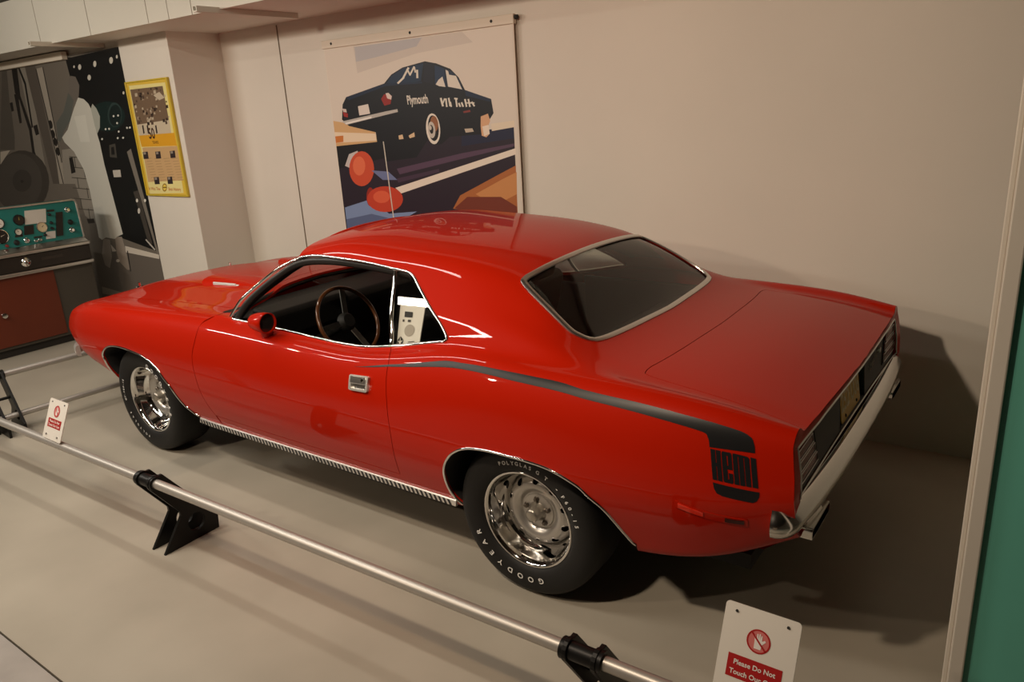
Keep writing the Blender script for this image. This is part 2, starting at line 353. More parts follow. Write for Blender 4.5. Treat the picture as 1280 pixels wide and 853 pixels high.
PRINTS = {
    'banner': [
        ((208,196,184), [(-0.08,2.365), (0.947,2.387), (1.032,2.293), (0.533,2.266), (-0.067,2.178)]),
        ((186,182,182), [(-0.067,2.358), (0.598,2.372), (0.539,2.311), (0.123,2.271), (-0.069,2.257)]),
        ((214,172,120), [(-0.405,1.85), (0.047,1.783), (0.079,1.609), (-0.412,1.605)]),
        ((236,214,184), [(-0.408,1.765), (0.056,1.742), (0.057,1.691), (-0.41,1.684)]),
        ((205,120,50), [(-0.401,1.733), (-0.298,1.737), (-0.306,1.689), (-0.404,1.684)]),
        ((38,26,40), [(-0.405,1.641), (0.178,1.678), (1.324,1.749), (1.317,1.166), (0.439,1.073), (-0.402,0.97)]),
        ((14,12,18), [(-0.402,1.658), (0.179,1.688), (0.161,1.567), (-0.414,1.485)]),
        ((26,30,58), [(0.882,1.729), (1.324,1.749), (1.321,1.678), (0.873,1.636)]),
        ((86,62,84), [(0.236,1.484), (0.868,1.588), (1.322,1.646), (1.32,1.628), (0.864,1.55), (0.26,1.443)]),
        ((66,46,66), [(0.226,1.412), (0.651,1.483), (0.648,1.46), (0.237,1.381)]),
        ((236,222,206), [(0.202,1.343), (1.329,1.615), (1.326,1.575), (0.255,1.302)]),
        ((176,104,54), [(0.752,1.203), (0.827,1.298), (1.172,1.442), (1.323,1.504), (1.317,1.166), (1.03,1.175)]),
        ((206,140,84), [(0.967,1.31), (1.193,1.408), (1.327,1.461), (1.32,1.316), (1.132,1.236)]),
        ((120,52,34), [(0.766,1.207), (0.89,1.289), (1.185,1.295), (1.314,1.232), (1.315,1.175), (0.928,1.162)]),
        ((230,214,190), [(1.14,1.776), (1.331,1.791), (1.329,1.749), (1.143,1.729)]),
        ((10,11,20), [(-0.266,1.965), (-0.217,2.017), (0.195,2.089), (0.274,2.145), (0.389,2.184), (0.604,2.209), (0.704,2.188), (0.825,2.144), (0.892,2.085), (0.938,2.002), (1.153,1.933), (1.166,1.843), (1.13,1.804), (1.114,1.75), (1.074,1.691), (1.046,1.71), (0.778,1.702), (0.696,1.654), (0.622,1.648), (0.567,1.684), (0.444,1.564), (0.128,1.536), (0.062,1.65), (0.057,1.752), (-0.223,1.806), (-0.292,1.856)]),
        ((22,44,70), [(0.218,2.09), (0.278,2.139), (0.388,2.177), (0.588,2.199), (0.552,2.084), (0.401,2.071)]),
        ((16,18,34), [(0.598,2.202), (0.684,2.185), (0.663,2.054), (0.573,2.079)]),
        ((24,46,76), [(0.688,2.177), (0.771,2.151), (0.776,2.033), (0.679,2.057)]),
        ((24,40,66), [(0.776,2.149), (0.842,2.123), (0.896,2.069), (0.923,2.002), (0.783,2.032)]),
        ((20,36,62), [(0.938,2.002), (1.15,1.933), (1.149,1.915), (0.942,1.965)]),
        ((18,34,60), [(-0.217,2.015), (0.195,2.087), (0.562,2.079), (0.561,2.068), (0.207,2.071), (-0.19,1.994)]),
        ((226,216,200), [(0.334,2.076), (0.4,2.113), (0.388,2.123), (0.322,2.086)]),
        ((226,216,200), [(0.393,2.11), (0.456,2.176), (0.44,2.184), (0.377,2.117)]),
        ((226,216,200), [(0.423,2.17), (0.45,2.125), (0.464,2.129), (0.438,2.174)]),
        ((226,216,200), [(0.459,2.125), (0.508,2.181), (0.495,2.186), (0.445,2.13)]),
        ((226,216,200), [(0.495,2.179), (0.5,2.142), (0.514,2.143), (0.508,2.18)]),
        ((226,216,200), [(0.516,2.16), (0.511,2.105), (0.53,2.104), (0.534,2.159)]),
        ((224,214,200), [(0.684,2.053), (0.713,2.081), (0.75,2.1), (0.77,2.031), (0.713,2.04)]),
        ((224,214,200), [(0.782,2.141), (0.804,2.132), (0.811,2.107), (0.869,2.096), (0.914,2.007), (0.793,2.032)]),
        ((150,36,30), [(0.148,1.985), (0.184,2.016), (0.259,2.002), (0.239,1.945), (0.175,1.936)]),
        ((226,206,196), [(0.199,2.021), (0.228,2.023), (0.258,1.998), (0.249,1.975), (0.211,1.985)]),
        ((226,214,204), [(-0.101,1.945), (0.009,1.956), (0.019,1.887), (-0.097,1.878)]),
        ((190,184,176), [(-0.292,1.842), (0.181,1.896), (0.301,1.907), (0.304,1.887), (0.183,1.872), (-0.252,1.815)]),
        ((236,230,222), [(-0.265,1.83), (0.031,1.867), (0.029,1.854), (-0.252,1.819)]),
        ((214,196,186), [(-0.275,1.936), (-0.232,1.93), (-0.23,1.906), (-0.267,1.911)]),
        ((160,40,34), [(-0.273,1.912), (-0.219,1.897), (-0.224,1.868), (-0.266,1.878)]),
        ((232,222,208), [(0.692,1.762), (0.69,1.735), (0.684,1.709), (0.674,1.687), (0.66,1.67), (0.645,1.658), (0.628,1.654), (0.61,1.657), (0.594,1.667), (0.58,1.683), (0.57,1.704), (0.563,1.73), (0.561,1.757), (0.563,1.784), (0.569,1.81), (0.58,1.832), (0.593,1.849), (0.609,1.86), (0.626,1.864), (0.643,1.86), (0.659,1.851), (0.672,1.834), (0.683,1.813), (0.689,1.788)]),
        ((16,14,16), [(0.679,1.765), (0.678,1.742), (0.673,1.721), (0.666,1.702), (0.655,1.688), (0.643,1.679), (0.63,1.675), (0.617,1.678), (0.605,1.686), (0.595,1.699), (0.587,1.717), (0.581,1.739), (0.58,1.761), (0.581,1.784), (0.586,1.806), (0.594,1.824), (0.604,1.838), (0.616,1.847), (0.629,1.85), (0.642,1.848), (0.654,1.839), (0.664,1.826), (0.672,1.808), (0.677,1.787)]),
        ((150,96,60), [(0.678,1.795), (0.675,1.774), (0.668,1.757), (0.656,1.745), (0.642,1.74), (0.628,1.743), (0.616,1.755), (0.608,1.772), (0.604,1.792), (0.607,1.812), (0.614,1.83), (0.626,1.842), (0.64,1.846), (0.654,1.843), (0.666,1.832), (0.674,1.815)]),
        ((200,190,178), [(0.647,1.754), (0.645,1.732), (0.638,1.713), (0.627,1.7), (0.614,1.695), (0.601,1.698), (0.589,1.71), (0.581,1.729), (0.578,1.751), (0.58,1.773), (0.588,1.792), (0.598,1.804), (0.611,1.809), (0.625,1.805), (0.636,1.793), (0.644,1.775)]),
        ((24,20,20), [(0.629,1.757), (0.627,1.744), (0.623,1.733), (0.615,1.726), (0.607,1.726), (0.599,1.732), (0.594,1.742), (0.592,1.755), (0.594,1.769), (0.599,1.779), (0.606,1.786), (0.614,1.786), (0.621,1.78), (0.627,1.77)]),
        ((206,196,184), [(0.614,1.765), (0.611,1.757), (0.605,1.751), (0.599,1.751), (0.594,1.757), (0.593,1.766), (0.596,1.775), (0.602,1.78), (0.609,1.78), (0.613,1.775)]),
        ((220,170,130), [(1.057,1.826), (1.119,1.842), (1.134,1.795), (1.107,1.75), (1.123,1.712), (1.093,1.69), (1.055,1.702), (1.051,1.761)]),
        ((238,220,200), [(1.065,1.761), (1.118,1.77), (1.123,1.712), (1.074,1.698)]),
        ((222,190,150), [(0.287,1.722), (0.327,1.729), (0.334,1.697), (0.289,1.694)]),
        ((222,190,150), [(0.387,1.719), (0.445,1.741), (0.446,1.71), (0.396,1.7)]),
        ((196,180,160), [(0.909,1.751), (0.978,1.752), (0.99,1.73), (0.919,1.725)]),
        ((130,50,44), [(0.908,1.865), (0.969,1.873), (0.973,1.859), (0.914,1.854)]),
        ((224,216,202), [(0.711,1.961), (0.725,1.905), (0.743,1.907), (0.728,1.964)]),
        ((224,216,202), [(0.749,1.959), (0.731,1.93), (0.742,1.926), (0.76,1.955)]),
        ((224,216,202), [(0.757,1.956), (0.761,1.9), (0.776,1.901), (0.772,1.957)]),
        ((224,216,202), [(0.783,1.958), (0.792,1.902), (0.807,1.904), (0.798,1.96)]),
        ((224,216,202), [(0.796,1.932), (0.803,1.898), (0.815,1.9), (0.809,1.933)]),
        ((224,216,202), [(0.838,1.947), (0.867,1.942), (0.871,1.953), (0.841,1.958)]),
        ((224,216,202), [(0.847,1.948), (0.851,1.896), (0.866,1.897), (0.861,1.949)]),
        ((224,216,202), [(0.869,1.92), (0.881,1.894), (0.895,1.897), (0.883,1.923)]),
        ((224,216,202), [(0.894,1.922), (0.906,1.893), (0.92,1.896), (0.908,1.926)]),
        ((224,216,202), [(0.925,1.943), (0.935,1.892), (0.949,1.894), (0.94,1.945)]),
        ((224,216,202), [(0.954,1.942), (0.964,1.891), (0.978,1.892), (0.969,1.943)]),
        ((224,216,202), [(0.982,1.921), (1.004,1.891), (1.016,1.896), (0.995,1.926)]),
        ((224,216,202), [(0.93,1.915), (1.011,1.911), (1.012,1.919), (0.93,1.923)]),
        ((126,146,184), [(-0.378,1.18), (-0.053,1.258), (0.106,1.146), (0.4,1.172), (0.226,1.096), (-0.098,1.051), (-0.382,0.989)]),
        ((90,104,140), [(-0.381,1.085), (-0.084,1.139), (0.095,1.113), (-0.098,1.051), (-0.382,0.989)]),
        ((200,190,186), [(-0.32,1.507), (-0.259,1.596), (-0.161,1.62), (-0.139,1.57), (-0.247,1.485)]),
        ((206,78,46), [(-0.002,1.484), (-0.012,1.451), (-0.031,1.419), (-0.056,1.391), (-0.088,1.37), (-0.123,1.356), (-0.159,1.351), (-0.194,1.356), (-0.226,1.369), (-0.251,1.39), (-0.268,1.418), (-0.277,1.45), (-0.275,1.485), (-0.265,1.519), (-0.245,1.551), (-0.219,1.578), (-0.186,1.599), (-0.151,1.612), (-0.116,1.616), (-0.081,1.611), (-0.051,1.597), (-0.027,1.576), (-0.01,1.549), (-0.002,1.518)]),
        ((228,112,74), [(-0.094,1.506), (-0.102,1.481), (-0.117,1.459), (-0.138,1.443), (-0.162,1.434), (-0.186,1.434), (-0.207,1.443), (-0.222,1.459), (-0.231,1.481), (-0.231,1.506), (-0.222,1.531), (-0.206,1.553), (-0.185,1.569), (-0.162,1.577), (-0.138,1.577), (-0.117,1.568), (-0.102,1.552), (-0.094,1.53)]),
        ((150,40,26), [(-0.033,1.271), (-0.042,1.239), (-0.058,1.213), (-0.078,1.198), (-0.097,1.198), (-0.112,1.212), (-0.12,1.237), (-0.119,1.27), (-0.11,1.302), (-0.094,1.328), (-0.074,1.342), (-0.055,1.342), (-0.04,1.328), (-0.032,1.303)]),
        ((198,64,38), [(0.269,1.26), (0.259,1.235), (0.238,1.211), (0.205,1.19), (0.164,1.173), (0.116,1.162), (0.066,1.157), (0.016,1.159), (-0.03,1.168), (-0.069,1.183), (-0.097,1.203), (-0.113,1.226), (-0.116,1.252), (-0.105,1.278), (-0.081,1.303), (-0.047,1.324), (-0.004,1.34), (0.045,1.35), (0.095,1.354), (0.143,1.352), (0.187,1.342), (0.224,1.328), (0.251,1.308), (0.266,1.285)]),
        ((222,96,62), [(0.137,1.275), (0.127,1.257), (0.106,1.241), (0.075,1.23), (0.039,1.226), (0.005,1.228), (-0.023,1.238), (-0.041,1.253), (-0.045,1.271), (-0.035,1.289), (-0.013,1.305), (0.018,1.316), (0.054,1.32), (0.088,1.317), (0.115,1.307), (0.132,1.292)]),
        ((110,120,160), [(-0.032,1.472), (0.146,1.463), (0.231,1.402), (0.078,1.401)]),
        ((206,198,184), [(0.121,1.683), (0.148,1.06), (0.159,1.062), (0.131,1.684)]),
    ],
    'mural': [
        ((112,104,94), [(-4.802,2.611), (-3.359,2.543), (-2.424,2.597), (-2.502,0.544), (-3.916,0.126), (-6.45,-0.136)]),
        ((84,78,70), [(-4.802,2.612), (-4.692,2.604), (-4.893,1.866), (-4.968,1.734), (-5.325,1.74)]),
        ((140,132,120), [(-4.418,2.567), (-4.213,2.552), (-4.374,1.379), (-4.706,1.376), (-4.469,1.951)]),
        ((88,80,72), [(-4.288,2.543), (-4.066,2.534), (-4.094,1.721), (-4.022,1.382), (-4.266,1.38), (-4.276,1.976)]),
        ((164,154,140), [(-4.052,2.496), (-3.914,2.5), (-3.953,1.594), (-4.022,1.382), (-4.126,1.381), (-4.06,1.72)]),
        ((20,17,15), [(-4.582,2.588), (-4.455,2.578), (-4.532,2.268), (-4.452,1.95), (-4.508,1.711), (-4.41,1.379), (-4.557,1.377), (-4.588,1.63), (-4.523,1.921), (-4.576,2.224), (-4.641,2.305)]),
        ((20,17,15), [(-4.449,2.577), (-4.411,2.567), (-4.343,2.38), (-4.416,1.949), (-4.452,1.95), (-4.385,2.368)]),
        ((24,20,18), [(-4.668,2.291), (-4.577,2.286), (-4.643,2.005), (-4.702,1.999)]),
        ((24,20,18), [(-4.816,2.212), (-4.748,2.216), (-4.761,2.129), (-4.821,2.124)]),
        ((24,20,18), [(-4.408,1.965), (-4.311,1.977), (-4.315,1.883), (-4.397,1.869)]),
        ((26,22,20), [(-4.071,2.496), (-4.048,1.381), (-4.03,1.383), (-4.054,2.497)]),
        ((26,22,20), [(-3.923,2.5), (-3.978,1.593), (-3.961,1.595), (-3.906,2.5)]),
        ((30,26,22), [(-3.979,1.97), (-3.986,1.949), (-4.002,1.932), (-4.023,1.926), (-4.043,1.93), (-4.057,1.945), (-4.062,1.965), (-4.055,1.987), (-4.039,2.003), (-4.018,2.01), (-3.998,2.005), (-3.983,1.991)]),
        ((30,26,22), [(-3.975,1.878), (-3.982,1.856), (-3.997,1.84), (-4.019,1.833), (-4.039,1.837), (-4.053,1.852), (-4.058,1.873), (-4.051,1.894), (-4.035,1.911), (-4.014,1.917), (-3.993,1.913), (-3.979,1.898)]),
        ((30,26,22), [(-3.963,1.8), (-3.97,1.779), (-3.986,1.762), (-4.007,1.755), (-4.027,1.759), (-4.041,1.774), (-4.046,1.795), (-4.039,1.816), (-4.023,1.833), (-4.002,1.84), (-3.981,1.836), (-3.967,1.821)]),
        ((30,26,22), [(-3.958,1.707), (-3.965,1.685), (-3.981,1.668), (-4.002,1.661), (-4.023,1.665), (-4.037,1.68), (-4.042,1.701), (-4.035,1.723), (-4.019,1.739), (-3.997,1.747), (-3.977,1.742), (-3.963,1.728)]),
        ((150,142,130), [(-3.908,1.718), (-3.085,1.764), (-3.21,1.39), (-4.022,1.382)]),
        ((150,142,130), [(-3.732,1.697), (-3.214,1.726), (-3.473,0.955), (-3.73,1.066), (-3.795,1.424)]),
        ((74,68,60), [(-3.789,1.647), (-3.292,1.62), (-3.288,1.627), (-3.784,1.655)]),
        ((74,68,60), [(-3.813,1.546), (-3.305,1.522), (-3.3,1.53), (-3.807,1.554)]),
        ((74,68,60), [(-3.836,1.443), (-3.317,1.423), (-3.312,1.431), (-3.831,1.451)]),
        ((74,68,60), [(-3.861,1.34), (-3.33,1.324), (-3.325,1.332), (-3.855,1.348)]),
        ((74,68,60), [(-3.885,1.235), (-3.342,1.223), (-3.337,1.231), (-3.88,1.243)]),
        ((74,68,60), [(-3.91,1.129), (-3.355,1.122), (-3.35,1.13), (-3.904,1.137)]),
        ((74,68,60), [(-3.697,1.649), (-3.711,1.549), (-3.695,1.55), (-3.68,1.65)]),
        ((74,68,60), [(-3.55,1.548), (-3.564,1.448), (-3.548,1.449), (-3.534,1.55)]),
        ((74,68,60), [(-3.726,1.447), (-3.741,1.345), (-3.724,1.346), (-3.71,1.449)]),
        ((74,68,60), [(-3.578,1.347), (-3.592,1.245), (-3.576,1.246), (-3.562,1.348)]),
        ((74,68,60), [(-3.757,1.241), (-3.772,1.137), (-3.755,1.138), (-3.74,1.243)]),
        ((74,68,60), [(-3.639,1.14), (-3.654,1.036), (-3.637,1.037), (-3.623,1.142)]),
        ((26,23,20), [(-3.797,1.639), (-3.722,1.646), (-3.726,1.499), (-3.822,1.484)]),
        ((8,9,10), [(-3.438,2.571), (-3.329,2.541), (-2.657,2.559), (-2.455,2.593), (-2.451,2.276), (-2.207,1.47), (-2.382,0.675), (-2.481,0.774), (-3.354,0.911), (-3.24,1.395), (-3.404,1.785), (-3.32,2.103), (-3.42,2.351)]),
        ((10,34,32), [(-2.592,1.988), (-2.622,1.949), (-2.679,1.915), (-2.757,1.888), (-2.85,1.872), (-2.949,1.868), (-3.044,1.878), (-3.125,1.899), (-3.183,1.931), (-3.213,1.971), (-3.21,2.013), (-3.176,2.053), (-3.114,2.088), (-3.031,2.114), (-2.936,2.128), (-2.838,2.13), (-2.748,2.119), (-2.672,2.097), (-2.618,2.066), (-2.59,2.028)]),
        ((206,200,186), [(-3.177,2.446), (-3.189,2.433), (-3.208,2.425), (-3.226,2.426), (-3.236,2.436), (-3.235,2.451), (-3.223,2.464), (-3.205,2.472), (-3.187,2.471), (-3.176,2.461)]),
        ((206,200,186), [(-2.898,2.453), (-2.91,2.438), (-2.928,2.429), (-2.945,2.431), (-2.955,2.441), (-2.953,2.457), (-2.941,2.472), (-2.923,2.48), (-2.906,2.479), (-2.896,2.469)]),
        ((206,200,186), [(-2.606,2.46), (-2.619,2.444), (-2.639,2.435), (-2.659,2.436), (-2.67,2.448), (-2.669,2.465), (-2.656,2.481), (-2.636,2.489), (-2.617,2.488), (-2.605,2.477)]),
        ((206,200,186), [(-2.516,2.483), (-2.522,2.474), (-2.532,2.469), (-2.542,2.47), (-2.548,2.476), (-2.547,2.485), (-2.54,2.494), (-2.53,2.498), (-2.521,2.498), (-2.515,2.492)]),
        ((206,200,186), [(-3.043,2.346), (-3.055,2.333), (-3.075,2.325), (-3.094,2.326), (-3.106,2.336), (-3.106,2.35), (-3.093,2.364), (-3.074,2.372), (-3.054,2.371), (-3.043,2.361)]),
        ((206,200,186), [(-2.524,2.185), (-2.53,2.177), (-2.54,2.173), (-2.55,2.173), (-2.556,2.179), (-2.556,2.187), (-2.55,2.194), (-2.54,2.198), (-2.53,2.198), (-2.524,2.193)]),
        ((206,200,186), [(-3.293,2.458), (-3.299,2.451), (-3.308,2.447), (-3.317,2.448), (-3.323,2.453), (-3.322,2.46), (-3.316,2.467), (-3.306,2.471), (-3.297,2.47), (-3.292,2.465)]),
        ((214,212,200), [(-2.77,1.998), (-2.777,1.992), (-2.79,1.989), (-2.801,1.993), (-2.803,1.999), (-2.795,2.006), (-2.782,2.008), (-2.772,2.005)]),
        ((214,212,200), [(-2.691,2.001), (-2.698,1.994), (-2.711,1.992), (-2.722,1.995), (-2.724,2.002), (-2.716,2.008), (-2.703,2.011), (-2.693,2.007)]),
        ((214,212,200), [(-2.734,1.936), (-2.741,1.929), (-2.754,1.927), (-2.765,1.93), (-2.767,1.937), (-2.759,1.944), (-2.746,1.946), (-2.736,1.943)]),
        ((214,212,200), [(-2.957,1.89), (-2.965,1.883), (-2.978,1.881), (-2.989,1.884), (-2.991,1.891), (-2.983,1.898), (-2.97,1.9), (-2.959,1.897)]),
        ((214,212,200), [(-2.894,1.891), (-2.901,1.884), (-2.915,1.881), (-2.925,1.885), (-2.928,1.892), (-2.92,1.899), (-2.906,1.901), (-2.896,1.898)]),
        ((214,212,200), [(-3.058,1.804), (-3.066,1.797), (-3.08,1.794), (-3.091,1.797), (-3.093,1.805), (-3.085,1.812), (-3.071,1.814), (-3.06,1.811)]),
        ((214,212,200), [(-2.776,1.806), (-2.784,1.799), (-2.797,1.796), (-2.807,1.8), (-2.809,1.807), (-2.802,1.813), (-2.789,1.816), (-2.778,1.813)]),
        ((214,212,200), [(-2.681,1.806), (-2.689,1.8), (-2.701,1.797), (-2.712,1.8), (-2.714,1.807), (-2.706,1.814), (-2.694,1.816), (-2.683,1.813)]),
        ((214,212,200), [(-2.582,1.89), (-2.59,1.883), (-2.602,1.881), (-2.612,1.884), (-2.614,1.891), (-2.607,1.897), (-2.595,1.9), (-2.584,1.896)]),
        ((214,212,200), [(-2.533,1.891), (-2.54,1.884), (-2.553,1.882), (-2.563,1.885), (-2.565,1.892), (-2.558,1.898), (-2.545,1.901), (-2.535,1.898)]),
        ((214,212,200), [(-2.736,1.862), (-2.744,1.856), (-2.757,1.853), (-2.767,1.856), (-2.769,1.863), (-2.762,1.87), (-2.749,1.872), (-2.738,1.869)]),
        ((40,58,56), [(-2.64,2.004), (-2.662,1.968), (-2.696,1.937), (-2.738,1.914), (-2.784,1.903), (-2.828,1.904), (-2.863,1.919), (-2.887,1.944), (-2.895,1.977), (-2.887,2.014), (-2.864,2.05), (-2.829,2.081), (-2.786,2.103), (-2.741,2.114), (-2.698,2.111), (-2.664,2.097), (-2.641,2.072), (-2.633,2.04)]),
        ((10,28,27), [(-2.653,1.999), (-2.672,1.968), (-2.701,1.941), (-2.737,1.921), (-2.776,1.911), (-2.813,1.912), (-2.843,1.924), (-2.862,1.946), (-2.869,1.975), (-2.862,2.007), (-2.842,2.039), (-2.812,2.066), (-2.776,2.085), (-2.737,2.094), (-2.701,2.093), (-2.672,2.08), (-2.653,2.059), (-2.646,2.031)]),
        ((214,212,200), [(-2.77,1.998), (-2.777,1.992), (-2.79,1.989), (-2.801,1.993), (-2.803,1.999), (-2.795,2.006), (-2.782,2.008), (-2.772,2.005)]),
        ((214,212,200), [(-2.691,2.001), (-2.698,1.994), (-2.711,1.992), (-2.722,1.995), (-2.724,2.002), (-2.716,2.008), (-2.703,2.011), (-2.693,2.007)]),
        ((214,212,200), [(-2.734,1.936), (-2.741,1.929), (-2.754,1.927), (-2.765,1.93), (-2.767,1.937), (-2.759,1.944), (-2.746,1.946), (-2.736,1.943)]),
        ((70,66,60), [(-2.971,1.747), (-2.857,1.759), (-2.876,1.631), (-3.002,1.639)]),
        ((18,16,15), [(-2.946,1.725), (-2.891,1.732), (-2.904,1.66), (-2.965,1.658)]),
        ((196,188,176), [(-3.003,1.518), (-2.863,1.522), (-2.872,1.457), (-3.007,1.453)]),
        ((124,116,106), [(-2.682,1.682), (-2.603,1.709), (-2.467,0.722), (-2.511,0.749)]),
        ((66,60,54), [(-2.712,1.322), (-2.623,1.338), (-2.559,0.845), (-2.624,0.818)]),
        ((232,226,214), [(-2.658,1.243), (-2.666,1.233), (-2.678,1.226), (-2.69,1.226), (-2.697,1.232), (-2.697,1.243), (-2.689,1.253), (-2.677,1.26), (-2.665,1.26), (-2.658,1.254)]),
        ((232,226,214), [(-2.52,1.246), (-2.527,1.238), (-2.538,1.232), (-2.55,1.232), (-2.558,1.237), (-2.558,1.246), (-2.551,1.254), (-2.54,1.26), (-2.528,1.26), (-2.52,1.255)]),
        ((206,200,190), [(-2.658,1.148), (-2.669,1.132), (-2.684,1.122), (-2.697,1.121), (-2.705,1.131), (-2.703,1.147), (-2.693,1.163), (-2.678,1.173), (-2.664,1.173), (-2.657,1.164)]),
        ((190,184,174), [(-2.672,0.875), (-2.545,0.784), (-2.526,0.793), (-2.652,0.884)]),
        ((104,96,88), [(-3.687,1.021), (-3.565,1.041), (-3.505,0.852), (-3.007,0.799), (-2.444,0.727), (-2.493,0.51), (-2.675,0.464), (-3.745,0.218), (-3.752,0.506)]),
        ((206,196,182), [(-3.34,0.796), (-3.257,0.737), (-3.276,0.728), (-3.34,0.724)]),
        ((210,200,186), [(-3.068,0.796), (-2.485,0.746), (-2.492,0.705), (-3.078,0.732)]),
        ((160,150,136), [(-3.713,0.332), (-3.295,0.303), (-3.535,0.255), (-3.73,0.254)]),
        ((40,36,32), [(-3.713,1.036), (-3.563,1.044), (-3.567,1.001), (-3.702,0.988)]),
        ((104,96,86), [(-3.685,0.989), (-3.567,1.001), (-3.542,0.654), (-3.701,0.51), (-3.755,0.573)]),
        ((158,146,134), [(-3.46,0.846), (-3.336,0.844), (-3.37,0.666), (-3.461,0.545), (-3.545,0.572), (-3.56,0.686)]),
        ((152,140,128), [(-3.222,0.874), (-3.091,0.885), (-3.067,0.686), (-3.067,0.558), (-3.119,0.554), (-3.242,0.626), (-3.257,0.737)]),
        ((30,26,24), [(-3.051,0.749), (-3.073,0.541), (-3.055,0.544), (-3.032,0.751)]),
        ((206,196,182), [(-3.231,0.638), (-3.242,0.628), (-3.263,0.62), (-3.287,0.619), (-3.303,0.623), (-3.306,0.633), (-3.295,0.643), (-3.274,0.65), (-3.25,0.652), (-3.234,0.647)]),
        ((108,100,92), [(-3.47,2.354), (-3.408,2.386), (-3.322,2.373), (-3.283,2.293), (-3.346,2.19), (-3.472,2.154), (-3.515,2.228)]),
        ((92,94,88), [(-3.523,2.243), (-3.45,2.167), (-3.593,1.998), (-3.77,1.899), (-3.904,1.795), (-3.946,1.812), (-3.896,1.979), (-3.7,2.076)]),
        ((206,202,190), [(-3.356,2.189), (-3.258,2.17), (-3.188,2.124), (-3.113,1.992), (-3.151,1.871), (-3.133,1.776), (-3.132,1.57), (-3.062,0.911), (-3.179,0.881), (-3.236,0.855), (-3.403,0.862), (-3.494,0.833), (-3.548,0.855), (-3.533,1.072), (-3.523,1.309), (-3.553,1.526), (-3.667,1.696), (-3.818,1.79), (-3.845,1.837), (-3.695,1.909), (-3.582,2.01), (-3.475,2.101)]),
        ((176,176,164), [(-3.164,2.082), (-3.116,2.122), (-3.062,2.078), (-3.029,2.006), (-3.072,1.908), (-3.146,1.852), (-3.159,1.925)]),
        ((216,212,200), [(-3.512,2.024), (-3.293,2.03), (-3.313,1.783), (-3.497,1.787)]),
        ((64,58,52), [(-4.343,1.396), (-4.402,1.316), (-4.495,1.239), (-4.617,1.169), (-4.764,1.11), (-4.927,1.066), (-5.098,1.04), (-5.266,1.034), (-5.421,1.05), (-5.552,1.087), (-5.649,1.143), (-5.707,1.215), (-5.72,1.297), (-5.688,1.384), (-5.614,1.471), (-5.504,1.551), (-5.365,1.62), (-5.207,1.673), (-5.041,1.709), (-4.875,1.727), (-4.72,1.724), (-4.582,1.703), (-4.469,1.665), (-4.385,1.613), (-4.335,1.548), (-4.321,1.474)]),
        ((76,70,64), [(-4.508,1.394), (-4.568,1.315), (-4.663,1.24), (-4.789,1.174), (-4.938,1.12), (-5.101,1.084), (-5.266,1.068), (-5.422,1.074), (-5.557,1.103), (-5.66,1.153), (-5.723,1.22), (-5.739,1.299), (-5.71,1.384), (-5.636,1.468), (-5.525,1.545), (-5.386,1.61), (-5.23,1.659), (-5.068,1.688), (-4.91,1.696), (-4.767,1.684), (-4.648,1.653), (-4.558,1.605), (-4.503,1.543), (-4.486,1.472)]),
        ((60,55,50), [(-4.742,1.409), (-4.778,1.368), (-4.838,1.331), (-4.915,1.304), (-5.001,1.288), (-5.084,1.287), (-5.154,1.3), (-5.204,1.327), (-5.225,1.364), (-5.215,1.406), (-5.176,1.448), (-5.113,1.484), (-5.035,1.511), (-4.949,1.525), (-4.869,1.525), (-4.801,1.511), (-4.754,1.485), (-4.734,1.45)]),
        ((30,27,25), [(-4.94,1.399), (-4.959,1.387), (-4.989,1.381), (-5.015,1.386), (-5.019,1.398), (-5.001,1.411), (-4.97,1.416), (-4.945,1.411)]),
        ((196,184,168), [(-5.338,1.719), (-5.086,1.732), (-5.307,1.632), (-5.421,1.58)]),
    ],
    'calendar': [
        ((236,222,150), [(-2.4,2.236), (-1.834,2.23), (-1.86,1.327), (-2.402,1.311)]),
        ((120,98,78), [(-2.39,2.204), (-1.881,2.204), (-1.88,1.826), (-2.389,1.818)]),
        ((206,190,164), [(-2.386,1.911), (-1.873,1.935), (-1.88,1.826), (-2.389,1.818)]),
        ((190,174,150), [(-2.262,2.048), (-2.239,2.05), (-2.237,2.032), (-2.263,2.031)]),
        ((44,34,30), [(-2.138,2.039), (-2.109,2.04), (-2.109,2.019), (-2.14,2.017)]),
        ((44,34,30), [(-2.25,2.139), (-2.212,2.139), (-2.215,2.112), (-2.256,2.11)]),
        ((86,68,56), [(-2.103,2.048), (-2.08,2.05), (-2.078,2.032), (-2.104,2.03)]),
        ((44,34,30), [(-2.265,2.163), (-2.228,2.163), (-2.23,2.137), (-2.27,2.135)]),
        ((190,174,150), [(-2,2.014), (-1.985,2.016), (-1.981,2.003), (-1.999,2.003)]),
        ((160,140,118), [(-2.367,1.977), (-2.332,1.978), (-2.334,1.953), (-2.371,1.951)]),
        ((44,34,30), [(-2.138,1.998), (-2.103,2), (-2.105,1.974), (-2.143,1.972)]),
        ((86,68,56), [(-2.179,1.974), (-2.154,1.976), (-2.153,1.957), (-2.18,1.955)]),
        ((86,68,56), [(-1.933,2.178), (-1.916,2.18), (-1.913,2.166), (-1.932,2.165)]),
        ((160,140,118), [(-2.251,2.011), (-2.218,2.012), (-2.219,1.988), (-2.255,1.986)]),
        ((190,174,150), [(-2.165,1.965), (-2.137,1.966), (-2.137,1.945), (-2.167,1.943)]),
        ((60,46,38), [(-2.08,2.038), (-2.045,2.039), (-2.047,2.013), (-2.085,2.011)]),
        ((86,68,56), [(-1.94,1.923), (-1.912,1.925), (-1.912,1.902), (-1.943,1.9)]),
        ((190,174,150), [(-2.023,2.113), (-1.996,2.114), (-1.996,2.094), (-2.025,2.093)]),
